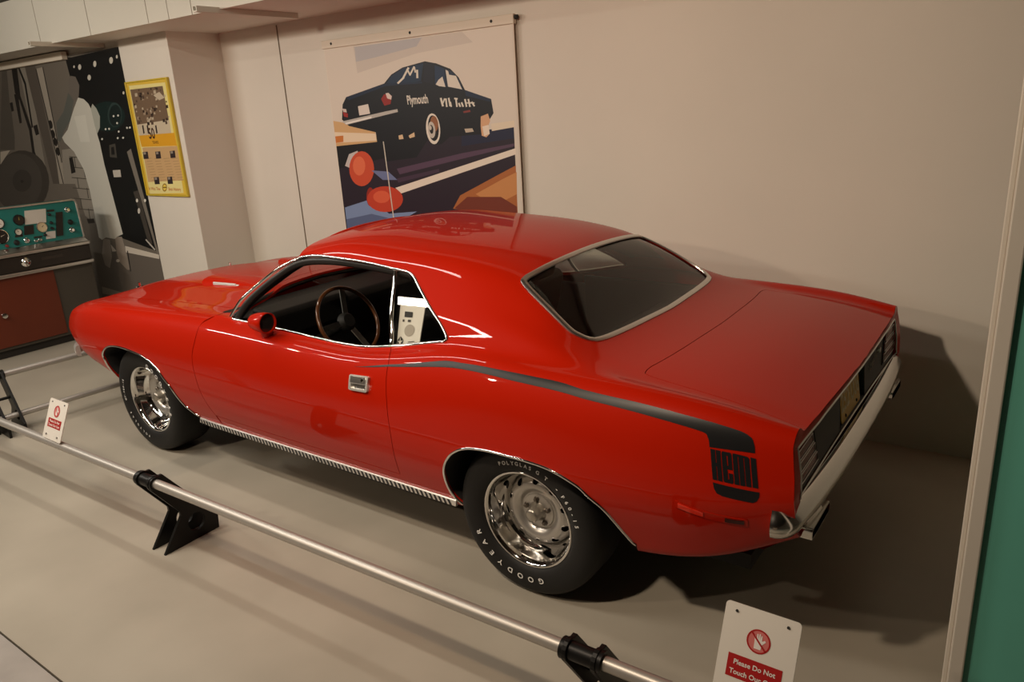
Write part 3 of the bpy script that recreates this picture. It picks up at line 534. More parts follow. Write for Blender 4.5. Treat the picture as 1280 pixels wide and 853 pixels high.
        ((190,174,150), [(-2.088,2.001), (-2.069,2.003), (-2.067,1.987), (-2.088,1.986)]),
        ((44,34,30), [(-2.246,2.171), (-2.221,2.172), (-2.22,2.152), (-2.248,2.151)]),
        ((86,68,56), [(-2.342,1.971), (-2.318,1.973), (-2.316,1.954), (-2.344,1.953)]),
        ((60,46,38), [(-2.379,2.082), (-2.354,2.083), (-2.353,2.064), (-2.38,2.063)]),
        ((190,174,150), [(-2.366,2.026), (-2.35,2.028), (-2.347,2.016), (-2.365,2.015)]),
        ((190,174,150), [(-2.212,1.95), (-2.175,1.951), (-2.177,1.923), (-2.218,1.921)]),
        ((60,46,38), [(-2.263,2.196), (-2.248,2.198), (-2.245,2.186), (-2.261,2.186)]),
        ((44,34,30), [(-2.074,2.197), (-2.055,2.199), (-2.053,2.184), (-2.073,2.183)]),
        ((160,140,118), [(-2.233,2.13), (-2.203,2.131), (-2.203,2.109), (-2.237,2.107)]),
        ((44,34,30), [(-2.222,1.927), (-2.186,1.928), (-2.187,1.902), (-2.226,1.899)]),
        ((190,174,150), [(-2.188,1.953), (-2.165,1.955), (-2.164,1.937), (-2.189,1.936)]),
        ((190,174,150), [(-2.032,2.177), (-1.996,2.177), (-1.998,2.151), (-2.037,2.149)]),
        ((160,140,118), [(-2.244,2.022), (-2.213,2.023), (-2.213,2), (-2.248,1.998)]),
        ((160,140,118), [(-2.157,2.132), (-2.136,2.134), (-2.134,2.117), (-2.158,2.116)]),
        ((60,46,38), [(-2.383,2.085), (-2.354,2.087), (-2.354,2.065), (-2.386,2.064)]),
        ((160,140,118), [(-2.189,2.036), (-2.171,2.038), (-2.168,2.024), (-2.188,2.023)]),
        ((160,140,118), [(-2.142,2.01), (-2.119,2.012), (-2.118,1.994), (-2.142,1.993)]),
        ((60,46,38), [(-2.003,2.199), (-1.989,2.201), (-1.985,2.189), (-2.002,2.188)]),
        ((190,174,150), [(-1.89,2.135), (-1.866,2.136), (-1.865,2.117), (-1.891,2.116)]),
        ((160,140,118), [(-2.073,2.155), (-2.054,2.157), (-2.052,2.142), (-2.072,2.142)]),
        ((60,46,38), [(-1.949,2.131), (-1.918,2.132), (-1.919,2.108), (-1.953,2.107)]),
        ((86,68,56), [(-1.986,2.198), (-1.96,2.199), (-1.959,2.179), (-1.988,2.178)]),
        ((86,68,56), [(-2.224,2.142), (-2.19,2.143), (-2.192,2.119), (-2.228,2.117)]),
        ((60,46,38), [(-2.214,2.009), (-2.184,2.011), (-2.185,1.989), (-2.217,1.987)]),
        ((86,68,56), [(-2.334,2.113), (-2.312,2.114), (-2.31,2.097), (-2.335,2.096)]),
        ((160,140,118), [(-2.156,1.958), (-2.138,1.96), (-2.135,1.946), (-2.156,1.945)]),
        ((160,140,118), [(-2.001,2.144), (-1.974,2.145), (-1.974,2.125), (-2.003,2.123)]),
        ((86,68,56), [(-2.268,2.172), (-2.242,2.173), (-2.241,2.153), (-2.271,2.152)]),
        ((160,140,118), [(-2.221,1.963), (-2.193,1.964), (-2.193,1.943), (-2.223,1.941)]),
        ((190,174,150), [(-2.208,1.965), (-2.191,1.968), (-2.188,1.954), (-2.207,1.953)]),
        ((160,140,118), [(-2.205,2.169), (-2.184,2.171), (-2.182,2.154), (-2.206,2.153)]),
        ((190,174,150), [(-2.142,2.023), (-2.121,2.025), (-2.12,2.008), (-2.143,2.007)]),
        ((60,46,38), [(-2.171,1.939), (-2.153,1.941), (-2.15,1.926), (-2.171,1.925)]),
        ((190,174,150), [(-2.136,1.965), (-2.107,1.967), (-2.107,1.945), (-2.138,1.943)]),
        ((86,68,56), [(-2.158,1.93), (-2.122,1.932), (-2.124,1.905), (-2.163,1.903)]),
        ((190,174,150), [(-2.372,2.073), (-2.339,2.074), (-2.34,2.05), (-2.376,2.048)]),
        ((60,46,38), [(-1.889,2.052), (-1.855,2.053), (-1.856,2.028), (-1.893,2.026)]),
        ((86,68,56), [(-1.94,1.929), (-1.923,1.931), (-1.92,1.917), (-1.939,1.916)]),
        ((86,68,56), [(-2.366,1.94), (-2.334,1.942), (-2.335,1.918), (-2.37,1.916)]),
        ((60,46,38), [(-1.921,1.95), (-1.894,1.951), (-1.893,1.931), (-1.923,1.929)]),
        ((86,68,56), [(-2.135,2.172), (-2.109,2.173), (-2.108,2.153), (-2.136,2.152)]),
        ((190,174,150), [(-2.04,2.056), (-2.017,2.057), (-2.016,2.039), (-2.041,2.038)]),
        ((190,174,150), [(-2.328,2.17), (-2.29,2.171), (-2.292,2.144), (-2.333,2.142)]),
        ((86,68,56), [(-2.136,1.98), (-2.113,1.982), (-2.112,1.964), (-2.137,1.963)]),
        ((86,68,56), [(-2.324,1.946), (-2.307,1.948), (-2.304,1.934), (-2.324,1.933)]),
        ((60,46,38), [(-1.974,1.942), (-1.941,1.944), (-1.942,1.919), (-1.977,1.917)]),
        ((160,140,118), [(-2.131,2.042), (-2.107,2.043), (-2.106,2.025), (-2.132,2.024)]),
        ((60,46,38), [(-2.256,2.026), (-2.23,2.028), (-2.229,2.008), (-2.259,2.006)]),
        ((60,46,38), [(-2.138,1.982), (-2.124,1.984), (-2.12,1.972), (-2.136,1.971)]),
        ((44,34,30), [(-1.985,2.192), (-1.97,2.194), (-1.967,2.182), (-1.983,2.181)]),
        ((190,174,150), [(-1.882,1.963), (-1.866,1.966), (-1.863,1.953), (-1.881,1.952)]),
        ((44,34,30), [(-2.13,2.161), (-2.114,2.163), (-2.111,2.15), (-2.129,2.15)]),
        ((86,68,56), [(-2.048,2.038), (-2.026,2.04), (-2.025,2.022), (-2.049,2.021)]),
        ((60,46,38), [(-1.877,2.085), (-1.861,2.086), (-1.858,2.073), (-1.876,2.072)]),
        ((86,68,56), [(-2.014,2.097), (-1.998,2.099), (-1.995,2.086), (-2.013,2.086)]),
        ((200,184,160), [(-2.045,2.14), (-1.947,2.161), (-1.883,2.111), (-1.97,2.095)]),
        ((40,30,30), [(-2.313,1.902), (-2.289,1.905), (-2.293,1.837), (-2.317,1.832)]),
        ((40,30,30), [(-2.24,1.9), (-2.217,1.903), (-2.22,1.835), (-2.244,1.83)]),
        ((40,30,30), [(-2.107,1.895), (-2.085,1.899), (-2.088,1.832), (-2.111,1.827)]),
        ((226,164,40), [(-2.394,1.819), (-1.833,1.828), (-1.834,1.722), (-2.386,1.722)]),
        ((206,168,120), [(-2.377,1.716), (-1.829,1.72), (-1.837,1.434), (-2.391,1.416)]),
        ((176,140,96), [(-2.357,1.622), (-2.262,1.626), (-2.261,1.621), (-2.356,1.618)]),
        ((176,140,96), [(-2.353,1.599), (-2.258,1.602), (-2.257,1.598), (-2.352,1.594)]),
        ((176,140,96), [(-2.349,1.575), (-2.254,1.579), (-2.253,1.575), (-2.348,1.571)]),
        ((176,140,96), [(-2.345,1.552), (-2.25,1.556), (-2.249,1.552), (-2.344,1.547)]),
        ((176,140,96), [(-2.341,1.528), (-2.246,1.533), (-2.245,1.528), (-2.34,1.524)]),
        ((176,140,96), [(-2.338,1.505), (-2.243,1.509), (-2.241,1.505), (-2.336,1.5)]),
        ((176,140,96), [(-2.334,1.481), (-2.239,1.486), (-2.238,1.481), (-2.333,1.477)]),
        ((176,140,96), [(-2.33,1.458), (-2.235,1.462), (-2.234,1.458), (-2.329,1.453)]),
        ((176,140,96), [(-2.326,1.434), (-2.231,1.439), (-2.23,1.435), (-2.325,1.43)]),
        ((176,140,96), [(-2.22,1.621), (-2.127,1.624), (-2.126,1.62), (-2.219,1.617)]),
        ((176,140,96), [(-2.216,1.598), (-2.123,1.601), (-2.122,1.597), (-2.215,1.593)]),
        ((176,140,96), [(-2.212,1.575), (-2.119,1.578), (-2.118,1.574), (-2.211,1.57)]),
        ((176,140,96), [(-2.208,1.551), (-2.116,1.555), (-2.114,1.551), (-2.207,1.547)]),
        ((176,140,96), [(-2.204,1.528), (-2.112,1.532), (-2.11,1.528), (-2.203,1.524)]),
        ((176,140,96), [(-2.201,1.505), (-2.108,1.509), (-2.107,1.505), (-2.199,1.501)]),
        ((176,140,96), [(-2.197,1.482), (-2.104,1.486), (-2.103,1.482), (-2.196,1.477)]),
        ((176,140,96), [(-2.193,1.458), (-2.1,1.463), (-2.099,1.459), (-2.192,1.454)]),
        ((176,140,96), [(-2.189,1.435), (-2.096,1.44), (-2.095,1.436), (-2.188,1.431)]),
        ((176,140,96), [(-2.073,1.62), (-1.983,1.623), (-1.982,1.619), (-2.072,1.615)]),
        ((176,140,96), [(-2.069,1.597), (-1.979,1.6), (-1.978,1.596), (-2.068,1.592)]),
        ((176,140,96), [(-2.065,1.574), (-1.975,1.578), (-1.974,1.573), (-2.064,1.57)]),
        ((176,140,96), [(-2.061,1.551), (-1.971,1.555), (-1.97,1.551), (-2.06,1.547)]),
        ((176,140,96), [(-2.057,1.528), (-1.967,1.532), (-1.966,1.528), (-2.056,1.524)]),
        ((176,140,96), [(-2.053,1.505), (-1.963,1.509), (-1.962,1.505), (-2.052,1.501)]),
        ((176,140,96), [(-2.05,1.482), (-1.959,1.487), (-1.958,1.482), (-2.048,1.478)]),
        ((176,140,96), [(-2.046,1.459), (-1.955,1.464), (-1.954,1.459), (-2.044,1.455)]),
        ((176,140,96), [(-2.042,1.436), (-1.951,1.441), (-1.95,1.437), (-2.041,1.432)]),
        ((176,140,96), [(-1.943,1.618), (-1.854,1.622), (-1.853,1.618), (-1.942,1.614)]),
        ((176,140,96), [(-1.939,1.596), (-1.85,1.599), (-1.849,1.595), (-1.938,1.592)]),
        ((176,140,96), [(-1.935,1.573), (-1.846,1.577), (-1.845,1.573), (-1.934,1.569)]),
        ((176,140,96), [(-1.931,1.551), (-1.842,1.555), (-1.841,1.55), (-1.93,1.546)]),
        ((176,140,96), [(-1.927,1.528), (-1.838,1.532), (-1.837,1.528), (-1.926,1.524)]),
        ((176,140,96), [(-1.923,1.505), (-1.834,1.509), (-1.833,1.505), (-1.922,1.501)]),
        ((176,140,96), [(-1.919,1.482), (-1.83,1.487), (-1.829,1.483), (-1.918,1.478)]),
        ((176,140,96), [(-1.915,1.46), (-1.826,1.464), (-1.825,1.46), (-1.914,1.455)]),
        ((176,140,96), [(-1.911,1.437), (-1.822,1.442), (-1.821,1.437), (-1.91,1.433)]),
        ((52,42,44), [(-2.386,1.678), (-2.302,1.681), (-2.308,1.619), (-2.392,1.617)]),
        ((150,138,126), [(-2.376,1.675), (-2.336,1.677), (-2.338,1.657), (-2.378,1.655)]),
        ((52,42,44), [(-2.183,1.678), (-2.102,1.681), (-2.107,1.62), (-2.189,1.618)]),
        ((150,138,126), [(-2.173,1.675), (-2.135,1.677), (-2.137,1.657), (-2.175,1.655)]),
        ((52,42,44), [(-1.955,1.68), (-1.877,1.684), (-1.882,1.624), (-1.96,1.621)]),
        ((150,138,126), [(-1.946,1.678), (-1.909,1.68), (-1.91,1.66), (-1.947,1.658)]),
        ((52,42,44), [(-2.284,1.458), (-2.201,1.463), (-2.207,1.4), (-2.29,1.396)]),
        ((150,138,126), [(-2.274,1.455), (-2.235,1.458), (-2.237,1.438), (-2.276,1.434)]),
        ((52,42,44), [(-2.072,1.462), (-1.992,1.466), (-1.997,1.404), (-2.078,1.401)]),
        ((150,138,126), [(-2.063,1.459), (-2.025,1.462), (-2.027,1.442), (-2.065,1.439)]),
        ((150,110,20), [(-2.104,1.371), (-2.111,1.358), (-2.123,1.346), (-2.138,1.338), (-2.154,1.335), (-2.167,1.338), (-2.177,1.345), (-2.181,1.357), (-2.179,1.37), (-2.172,1.384), (-2.159,1.396), (-2.144,1.403), (-2.129,1.406), (-2.116,1.404), (-2.106,1.396), (-2.102,1.385)]),
        ((236,206,90), [(-2.114,1.371), (-2.12,1.361), (-2.129,1.352), (-2.14,1.347), (-2.151,1.344), (-2.16,1.346), (-2.167,1.352), (-2.17,1.36), (-2.168,1.371), (-2.163,1.381), (-2.154,1.389), (-2.143,1.395), (-2.132,1.397), (-2.123,1.395), (-2.116,1.39), (-2.113,1.381)]),
        ((120,88,20), [(-2.167,1.375), (-2.112,1.377), (-2.115,1.368), (-2.17,1.366)]),
    ],
}
# ================================================================ the car: trimmed panels of the body surface
def in_poly(P, pts):
    P = np.asarray(P); pts = np.asarray(pts); r = np.zeros(len(pts), bool); j = len(P)-1
    for i in range(len(P)):
        xi, yi = P[i]; xj, yj = P[j]
        c = ((yi > pts[:, 1]) != (yj > pts[:, 1])) & (pts[:, 0] < (xj-xi)*(pts[:, 1]-yi)/(yj-yi+1e-15)+xi)
        r ^= c; j = i
    return r
TS = .10
def region(poly, dx=.04, dt=.25, bstep=.022):
    """triangles of a polygon in (x, t); returns vertices (x, t) and faces"""
    P = []
    n = len(poly)
    for i in range(n):
        a = np.array(poly[i], float); b = np.array(poly[(i+1) % n], float); d = (b-a)*[1, TS]; L = np.hypot(*d)
        if L < 1e-6: continue
        k = max(1, int(round(L/bstep)))
        for q in range(k): P.append(a+(b-a)*q/k)
    P = np.array(P)*[1, TS]
    lo, hi = P.min(0), P.max(0)
    gx = np.arange(lo[0]+dx/2, hi[0], dx); gt = np.arange(lo[1]+dt*TS/2, hi[1], dt*TS)
    G = np.array([(x, t) for x in gx for t in gt]).reshape(-1, 2)
    if len(G):
        G = G[in_poly(P, G)]
    if len(G):
        d = np.min(np.hypot(G[:, None, 0]-P[None, :, 0], G[:, None, 1]-P[None, :, 1]), 1); G = G[d > min(bstep, dx, dt*TS)*.45]
    V = [Vector(q) for q in P]+[Vector(q) for q in G]
    E = [(i, (i+1) % len(P)) for i in range(len(P))]
    v, e, f, *_ = delaunay_2d_cdt(V, E, [], 0, 1e-7)
    v = np.array([tuple(q) for q in v])
    c = np.array([v[list(t)].mean(0) for t in f]); k = in_poly(P, c)
    f = [t for t, ok in zip(f, k) if ok]
    v[:, 1] /= TS
    return v, f
def panel_data(kind, poly, lift=0.0, gap=0.0, dx=.04, dt=.25, flange=.014, bstep=.022, centre=True):
    v, f = region(poly, dx, dt, bstep)
    p3 = surf(kind, v[:, 0], v[:, 1]); n3 = normals(kind, v[:, 0], v[:, 1])
    cl = (v[:, 1] > NT-1e-3) & centre
    p3[cl, 1] = 0; n3[cl, 1] = 0; n3 /= np.linalg.norm(n3, axis=1)[:, None]
    cnt = {}
    for t in f:
        for i in range(3):
            a, b = t[i], t[(i+1) % 3]; k = (min(a, b), max(a, b)); cnt.setdefault(k, []).append((a, b, t[(i+2) % 3]))
    edges = [q[0] for q in cnt.values() if len(q) == 1 and not (cl[q[0][0]] and cl[q[0][1]])]
    sh = np.zeros_like(p3)
    for a, b, c in edges:
        d = p3[b]-p3[a]; nn = n3[a]+n3[b]; w = np.cross(nn, d); w /= np.linalg.norm(w)+1e-12
        if np.dot(w, p3[c]-p3[a]) < 0: w = -w
        sh[a] += w; sh[b] += w
    l = np.linalg.norm(sh, axis=1); k = l > 1e-9; sh[k] /= l[k, None]
    sh[cl, 1] = 0
    p3 = p3+sh*gap+n3*lift
    V = [tuple(q) for q in p3]; N = [tuple(q) for q in n3]; F = [tuple(t) for t in f]
    if flange:
        idx = {}
        for a, b, c in edges:
            for q in (a, b):
                if q not in idx:
                    k = len(V); idx[q] = k; nn = tuple(-sh[q])
                    V.append(tuple(p3[q])); N.append(nn); V.append(tuple(p3[q]-n3[q]*flange)); N.append(nn)
            F.append((idx[a], idx[b], idx[b]+1, idx[a]+1))
    return V, N, F
def orient(V, N, F):
    out = []
    for t in F:
        a, b, c = (np.array(V[t[i]]) for i in (0, 1, 2)); n = np.cross(b-a, c-a)
        out.append(t if np.dot(n, np.array(N[t[0]])) >= 0 else t[::-1])
    return out
def panel(name, kind, poly, m, parent, side=-1, **kw):
    """side -1: left half, +1: right half, 0: both halves in one mesh"""
    V, N, F = panel_data(kind, poly, **kw); VV = []; NN = []; FF = []
    for s in ((-1, 1) if side == 0 else (side,)):
        k = len(VV); v = [(a, b*s, c) for a, b, c in V]; n = [(a, b*s, c) for a, b, c in N]
        VV += v; NN += n; FF += [tuple(k+i for i in t) for t in orient(v, n, F)]
    mb = MB(); mb.add(VV, FF); return mb.build(name, m, parent, normals=NN)
def on(kind, pts, side=-1, lift=0.0):
    """points and normals on the body for a list of (x, t)"""
    a = np.array(pts, float); p = surf(kind, a[:, 0], a[:, 1]); n = normals(kind, a[:, 0], a[:, 1])
    p = p+n*lift; p[:, 1] *= side; n[:, 1] *= side
    return [tuple(q) for q in p], [tuple(q) for q in n]
def moulding(name, kind, pts, m, parent, width, height, side=-1, n=90, lift=0.0, closed=False):
    c = smooth_curve(pts, n, closed); c = [(x, min(t, NT)) for x, t in c]
    p, nn = on(kind, c, side, lift); return MB().band(p, nn, width, height, closed).build(name, m, parent, smooth=50)
def t_at_z(kind, x, z, lo=0.0, hi=7.0):
    x = np.atleast_1d(np.asarray(x, float)); z = np.broadcast_to(np.asarray(z, float), x.shape)
    lo = np.full(x.shape, lo); hi = np.full(x.shape, hi)
    for _ in range(22):
        mid = (lo+hi)/2; b = surf(kind, x, mid)[:, 2] < z; lo = np.where(b, mid, lo); hi = np.where(b, hi, mid)
    return (lo+hi)/2
def z_at_w(kind, x, w, lo=9.0, hi=14.0):
    """height of the top surface at a distance w from the centre plane"""
    x = np.atleast_1d(np.asarray(x, float)); w = np.broadcast_to(np.asarray(w, float), x.shape)
    lo = np.full(x.shape, lo); hi = np.full(x.shape, hi)
    for _ in range(22):
        mid = (lo+hi)/2; b = surf(kind, x, mid)[:, 1] > w; lo = np.where(b, mid, lo); hi = np.where(b, hi, mid)
    return surf(kind, x, lo)[:, 2]

CAR = empty('muscle_car', (1.37, 0, 0), 'glossy red two-door muscle car with black side stripes parked by the white wall', 'car')
SIDES = (-1, 1)

# ---- outlines in (x, t)
bl_half = smooth_curve([(2.566, 14.0)]+T['bl_top'][1:]+T['bl_side']+T['bl_bot']+[(2.968, 14.0)], 120)
bl_half[0] = (2.565, 14.0); bl_half[-1] = (2.968, 14.0); bl_half = [(x, min(t, 14.0)) for x, t in bl_half]
XT = 3.738
def xt(t): return float(np.interp(t, [0, 3.5, 5.0, 5.8, 6.6, 7.5, 9.5, 11, 12.4, 13.4, 14], [3.753, 3.753, 3.747, 3.739, 3.731, 3.731, 3.734, 3.738, 3.743, 3.751, 3.753]))
def xp(w, z, d=0.0): return 3.717+.006*(w/.8)**2+(.82-z)/.16*.012+d
deck_half = smooth_curve([(xt(9.5), 9.5)]+T['deck'][1:]+[(3.166, 10.48), (3.157, 10.85), (3.155, 11.4), (3.158, 11.9), (3.175, 12.66), (3.190, 13.65), (3.193, 14.0)], 110)
deck_half[0] = (xt(9.5), 9.5); deck_half[-1] = (3.193, 14.0); deck_half = [(x, min(t, 14.0)) for x, t in deck_half]
win_top = smooth_curve([(1.235, 11.42), (1.33, 11.42)]+T['win_top'][1:]+T['win_rear']+T['win_bot'][:1], 90)
door_r = smooth_curve(T['drear'], 50)
door_f = smooth_curve(T['dfront'], 50)
farch = smooth_curve([(-.335, 2.2)]+T['farch'], 110)
rarch = smooth_curve(T['rarch'], 120)
DB = 2.42
XN = -.985
header = [(1.205+.03*((14-t)/2.6)**2, t) for t in np.linspace(14, 11.42, 14)]
shell = (header[:-1]+win_top+[T['win_bot'][1]]+door_r[:-1]+[(2.108, DB), (.765, DB), (.765, .4)]+[(rarch[0][0]+.004, .4)]
         + rarch+[(3.214, .4)]+[(xt(t), t) for t in np.linspace(.4, 9.3, 40)]+deck_half+[(2.968, 14.0)]+bl_half[::-1][1:])
panel('body_shell', 'rear', shell, M_PAINT, CAR, 0, gap=.0012, dx=.035, dt=.22)
hood_rear = [(.60+.17*(surf('front', [.7], [t])[0, 1]/.66)**2, t) for t in np.linspace(9, 14, 16)]
hood_front = [(-.985+.0*t, t) for t in np.linspace(14, 9, 10)]
hood = [(XN, 14.0), (XN, 9.0)]+hood_rear
HOODP = panel('hood', 'front', hood, M_PAINT, CAR, 0, gap=.005, dx=.045, dt=.2)
LIDP = panel('trunk_lid', 'rear', deck_half+[(xt(t), t) for t in np.linspace(14, 9.7, 24)], M_PAINT, CAR, 0, gap=.0022, dx=.04, dt=.25)
def ws_x(t, x0=.8):
    w = min(surf('front', [x0], [t])[0, 1]/.78, 1.0); return .675+.235*w**2.2
cowl = [(T['dfront'][0][0]+.004, 8.1), (.93, 8.0)]+[(ws_x(t), t) for t in np.linspace(8.4, 14, 16)]+hood_rear[::-1]
panel('cowl', 'front', cowl, M_PAINT, CAR, 0, gap=.0012, dx=.06, dt=.3)
fender = [(XN, .5), (XN, 9.0), (.762, 9.0)]+door_f+[(T['dfront'][-1][0], .4), (.5515, .4)]+farch[::-1]+[(-.33, .5)]
FEND = {}; DOORS = {}
door = [(x, t) for x, t in door_f]+[(.76, DB), (2.108, DB)]+door_r[::-1][1:]+[(2.0339, 8.073), (1.9, 8.0), (1.5, 8.0), (1.0, 8.0)]
for s in SIDES:
    FEND[s] = panel('fender', 'front', fender, M_PAINT, CAR, s, gap=.0022, dx=.04, dt=.22)
    DOORS[s] = panel('door', 'rear', door, M_PAINT, CAR, s, gap=.0022, dx=.05, dt=.22)

# ---- mouldings
for s in SIDES:
    moulding('wheel_arch_trim', 'front', farch, M_CHROME, CAR, .011, .006, s, 110)
    moulding('wheel_arch_trim', 'rear', rarch, M_CHROME, CAR, .011, .006, s, 110)
    # gill sill moulding: chrome strip with slanted dark slots
    up = Vector((0, -.20*s, .98)); nr = Vector((0, .98*s, .20))
    sx = np.linspace(.565, 2.405, 40); base = [Vector((x, (.884-.006*(x < .62))*s, .318)) for x in sx]
    sill = MB().band(base, [nr]*len(base), .029, .006, prof=[(-.5, -1.5), (-.5, .6), (-.42, 1.0), (.42, 1.0), (.5, .6), (.5, -1.5)]).build('sill_moulding', mat('bright_trim', (.80, .78, .74), .35, .7), CAR, smooth=50)
    sl = MB()
    for k in range(70):
        x = .59+k*.0258; q = [(x+.003, -.0146), (x+.0165, -.0146), (x-.0005, .0085), (x-.014, .0085)]
        sl.add([Vector((a, .884*s, .318))+up*h+nr*.0066 for a, h in q], [(0, 1, 2, 3)])
    tag(sl.build('sill_slots', M_DARK, sill), kind='stuff')
    # drip rail chrome over the side windows, down the sail panel and along the belt
    ap = [(.900, .800, .931), (.95, .768, 1.008), (1.028, .722, 1.078), (1.10, .683, 1.134), (1.17, .645, 1.182)]
    p, n = on('rear', [(x, t) for x, t in win_top[3:]], s)
    P = [(a, b*s, c) for a, b, c in ap]+p; NN = [(-.35, .75*s, .55)]*len(ap)+n
    P = smooth_curve(P, 130); NN = smooth_curve(NN, 130)
    MB().band(P, NN, .014, .009).build('drip_rail', M_CHROME, CAR, smooth=50)
    p, n = on('rear', smooth_curve([(.905, 8.05), (1.3, 8.02), (1.6, 8.0), (1.85, 8.0), (2.03, 8.07)], 40), s)
    MB().band(p, n, .014, .007).build('belt_moulding', M_CHROME, DOORS[s], smooth=50)
    p, n = on('rear', [(x, t) for x, t in smooth_curve([T['win_bot'][1], (2.15, 8.09), (2.25, 8.13), T['win_bot'][0]], 12)], s)
    MB().band(p, n, .014, .007).build('belt_moulding', M_CHROME, CAR, smooth=50)
# rear window
ring = bl_half[:-1]+[(x, t) for x, t in bl_half[::-1]]
pL, nL = on('rear', bl_half, -1); pR, nR = on('rear', bl_half[::-1], 1)
cen = np.mean([q for q in pL+pR], 0)
def inset(P, N, d, lift=0):
    out = []
    n = len(P)
    for i in range(n):
        a = np.array(P[(i-1) % n]); b = np.array(P[(i+1) % n]); t = b-a; t /= np.linalg.norm(t)+1e-9
        w = np.cross(np.array(N[i]), t)
        if np.dot(w, cen-np.array(P[i])) < 0: w = -w
        out.append(tuple(np.array(P[i])+w*d+np.array(N[i])*lift))
    return out
RP = pL+pR[1:-1]; RN = nL+nR[1:-1]
MB().band(inset(RP, RN, .012), RN, .026, .007, True).build('rear_window_trim', M_SATIN, CAR, smooth=50)
panel('rear_window', 'rear', bl_half, M_GLASS, CAR, 0, lift=-.006, gap=.018, flange=.004, dx=.05, dt=.3)
# quarter windows with their chrome front edge
for s in SIDES:
    qx = [(1.925, 10.86)]+[q for q in win_top if q[0] > 1.93]+[(2.0339, 8.073)]
    p, n = on('rear', qx, s, -.010); A = np.array(p); ce = A.mean(0); nv = np.linalg.svd(A-ce)[2][2]
    A = A-np.outer((A-ce) @ nv, nv); k = len(A)
    MB().add([tuple(q) for q in A], [tuple(range(k))]).build('quarter_window', M_CLEAR, CAR)
    p, n = on('rear', smooth_curve([(1.922, 10.9), (1.955, 9.8), (1.990, 8.9), (2.025, 8.05)], 24), s, -.004)
    MB().band(p, n, .020, .008).build('window_divider', M_CHROME, CAR, smooth=50)
    # dark weather strip lining the roof edge and the front pillar
    P = smooth_curve([(.935, .785*s, .925), (.99, .755*s, 1.0), (1.065, .71*s, 1.07), (1.14, .668*s, 1.127), (1.22, .625*s, 1.178), (1.30, .602*s, 1.203), (1.5, .592*s, 1.218), (1.75, .594*s, 1.211), (1.95, .60*s, 1.197), (2.01, .605*s, 1.19)], 60)
    MB().band(P, [(0.2, .8*s, -.1)]*len(P), .034, .012).build('weather_strip', M_BLACK, CAR, smooth=50)
    # front pillar body
    P = smooth_curve([(.89, .765*s, .905), (.975, .728*s, .995), (1.055, .685*s, 1.062), (1.13, .645*s, 1.117), (1.205, .607*s, 1.168), (1.27, .570*s, 1.205)], 40)
    MB().tube(P, .019, 10).build('front_pillar', M_BLACK, CAR, smooth=True)
# windshield
def ws(u, v):
    """u -1..1 across, v 0 base .. 1 top"""
    a = abs(u); s = 1 if u > 0 else -1
    b = np.array([.66+.235*a**2.2, .78*a, .955-.03*a]); t = np.array([1.205+.035*a**2, .585*a, 1.298-.088*a**2.6])
    q = b*(1-v)+t*v; q = q+np.array([-.028, 0, .030])*math.sin(math.pi*v)*(1-.35*a); return (q[0], q[1]*s, q[2])
V = [ws(-1+2*i/24, j/12) for j in range(13) for i in range(25)]
mb = MB().add(V, [(j*25+i, j*25+i+1, j*25+26+i, j*25+25+i) for j in range(12) for i in range(24)])
mb.build('windshield', M_CLEAR, CAR, smooth=True)
MB().tube([ws(-1+2*i/24, 1) for i in range(25)], .016, 8).build('windshield_header', M_PAINT, CAR, smooth=True)
MB().tube([ws(-1+2*i/24, 0) for i in range(25)], .014, 8).build('windshield_gasket', M_BLACK, CAR, smooth=True)

# ---- stripes, lettering and lamp on the flanks
stripe = smooth_curve(T['stripe_up'][:15], 90)+smooth_curve(T['stripe_up'][15:], 12)+smooth_curve(T['stripe_lo'][:12], 60)[::-1][:0]
stripe = smooth_curve(T['stripe_up'], 110)+smooth_curve(T['stripe_lo'], 100)[::-1]
def quad_map(c, side, kind='rear', lift=.0012):
    """unit square to the body between four (x, t) corners: (0,0) top left, (1,1) bottom right"""
    a, b, d, e = (np.array(q) for q in c)      # top left, top right, bottom right, bottom left
    def fn(u, v): return tuple((a*(1-u)+b*u)*(1-v)+(e*(1-u)+d*u)*v)
    return fn
HB = [  # the word in tall bars (outlines in the unit square, v downwards)
    [(0, 0), (.105, 0), (.105, .42), (.12, .42), (.12, 0), (.225, 0), (.225, 1), (.12, 1), (.12, .54), (.105, .54), (.105, 1), (0, 1)],
    [(.245, .06), (.265, 0), (.355, 0), (.355, 1), (.265, 1), (.245, .95)], [(.355, 0), (.445, 0), (.47, .05), (.47, .12), (.355, .12)],
    [(.378, .12), (.47, .12), (.47, .56), (.378, .56)], [(.355, .44), (.378, .44), (.378, .56), (.355, .56)],
    [(.378, .68), (.47, .68), (.47, .95), (.445, 1), (.378, 1)], [(.355, .88), (.378, .88), (.378, 1), (.355, 1)],
    [(.49, 0), (.60, 0), (.60, 1), (.49, 1)], [(.615, 0), (.725, .01), (.725, 1), (.615, 1)], [(.74, .015), (.82, .02), (.855, .08), (.855, 1), (.74, 1)],
    [(.60, 0), (.615, 0), (.615, .08), (.60, .08)], [(.725, .01), (.74, .015), (.74, .09), (.725, .08)],
    [(.88, .02), (1, .03), (1, 1), (.88, 1)]]
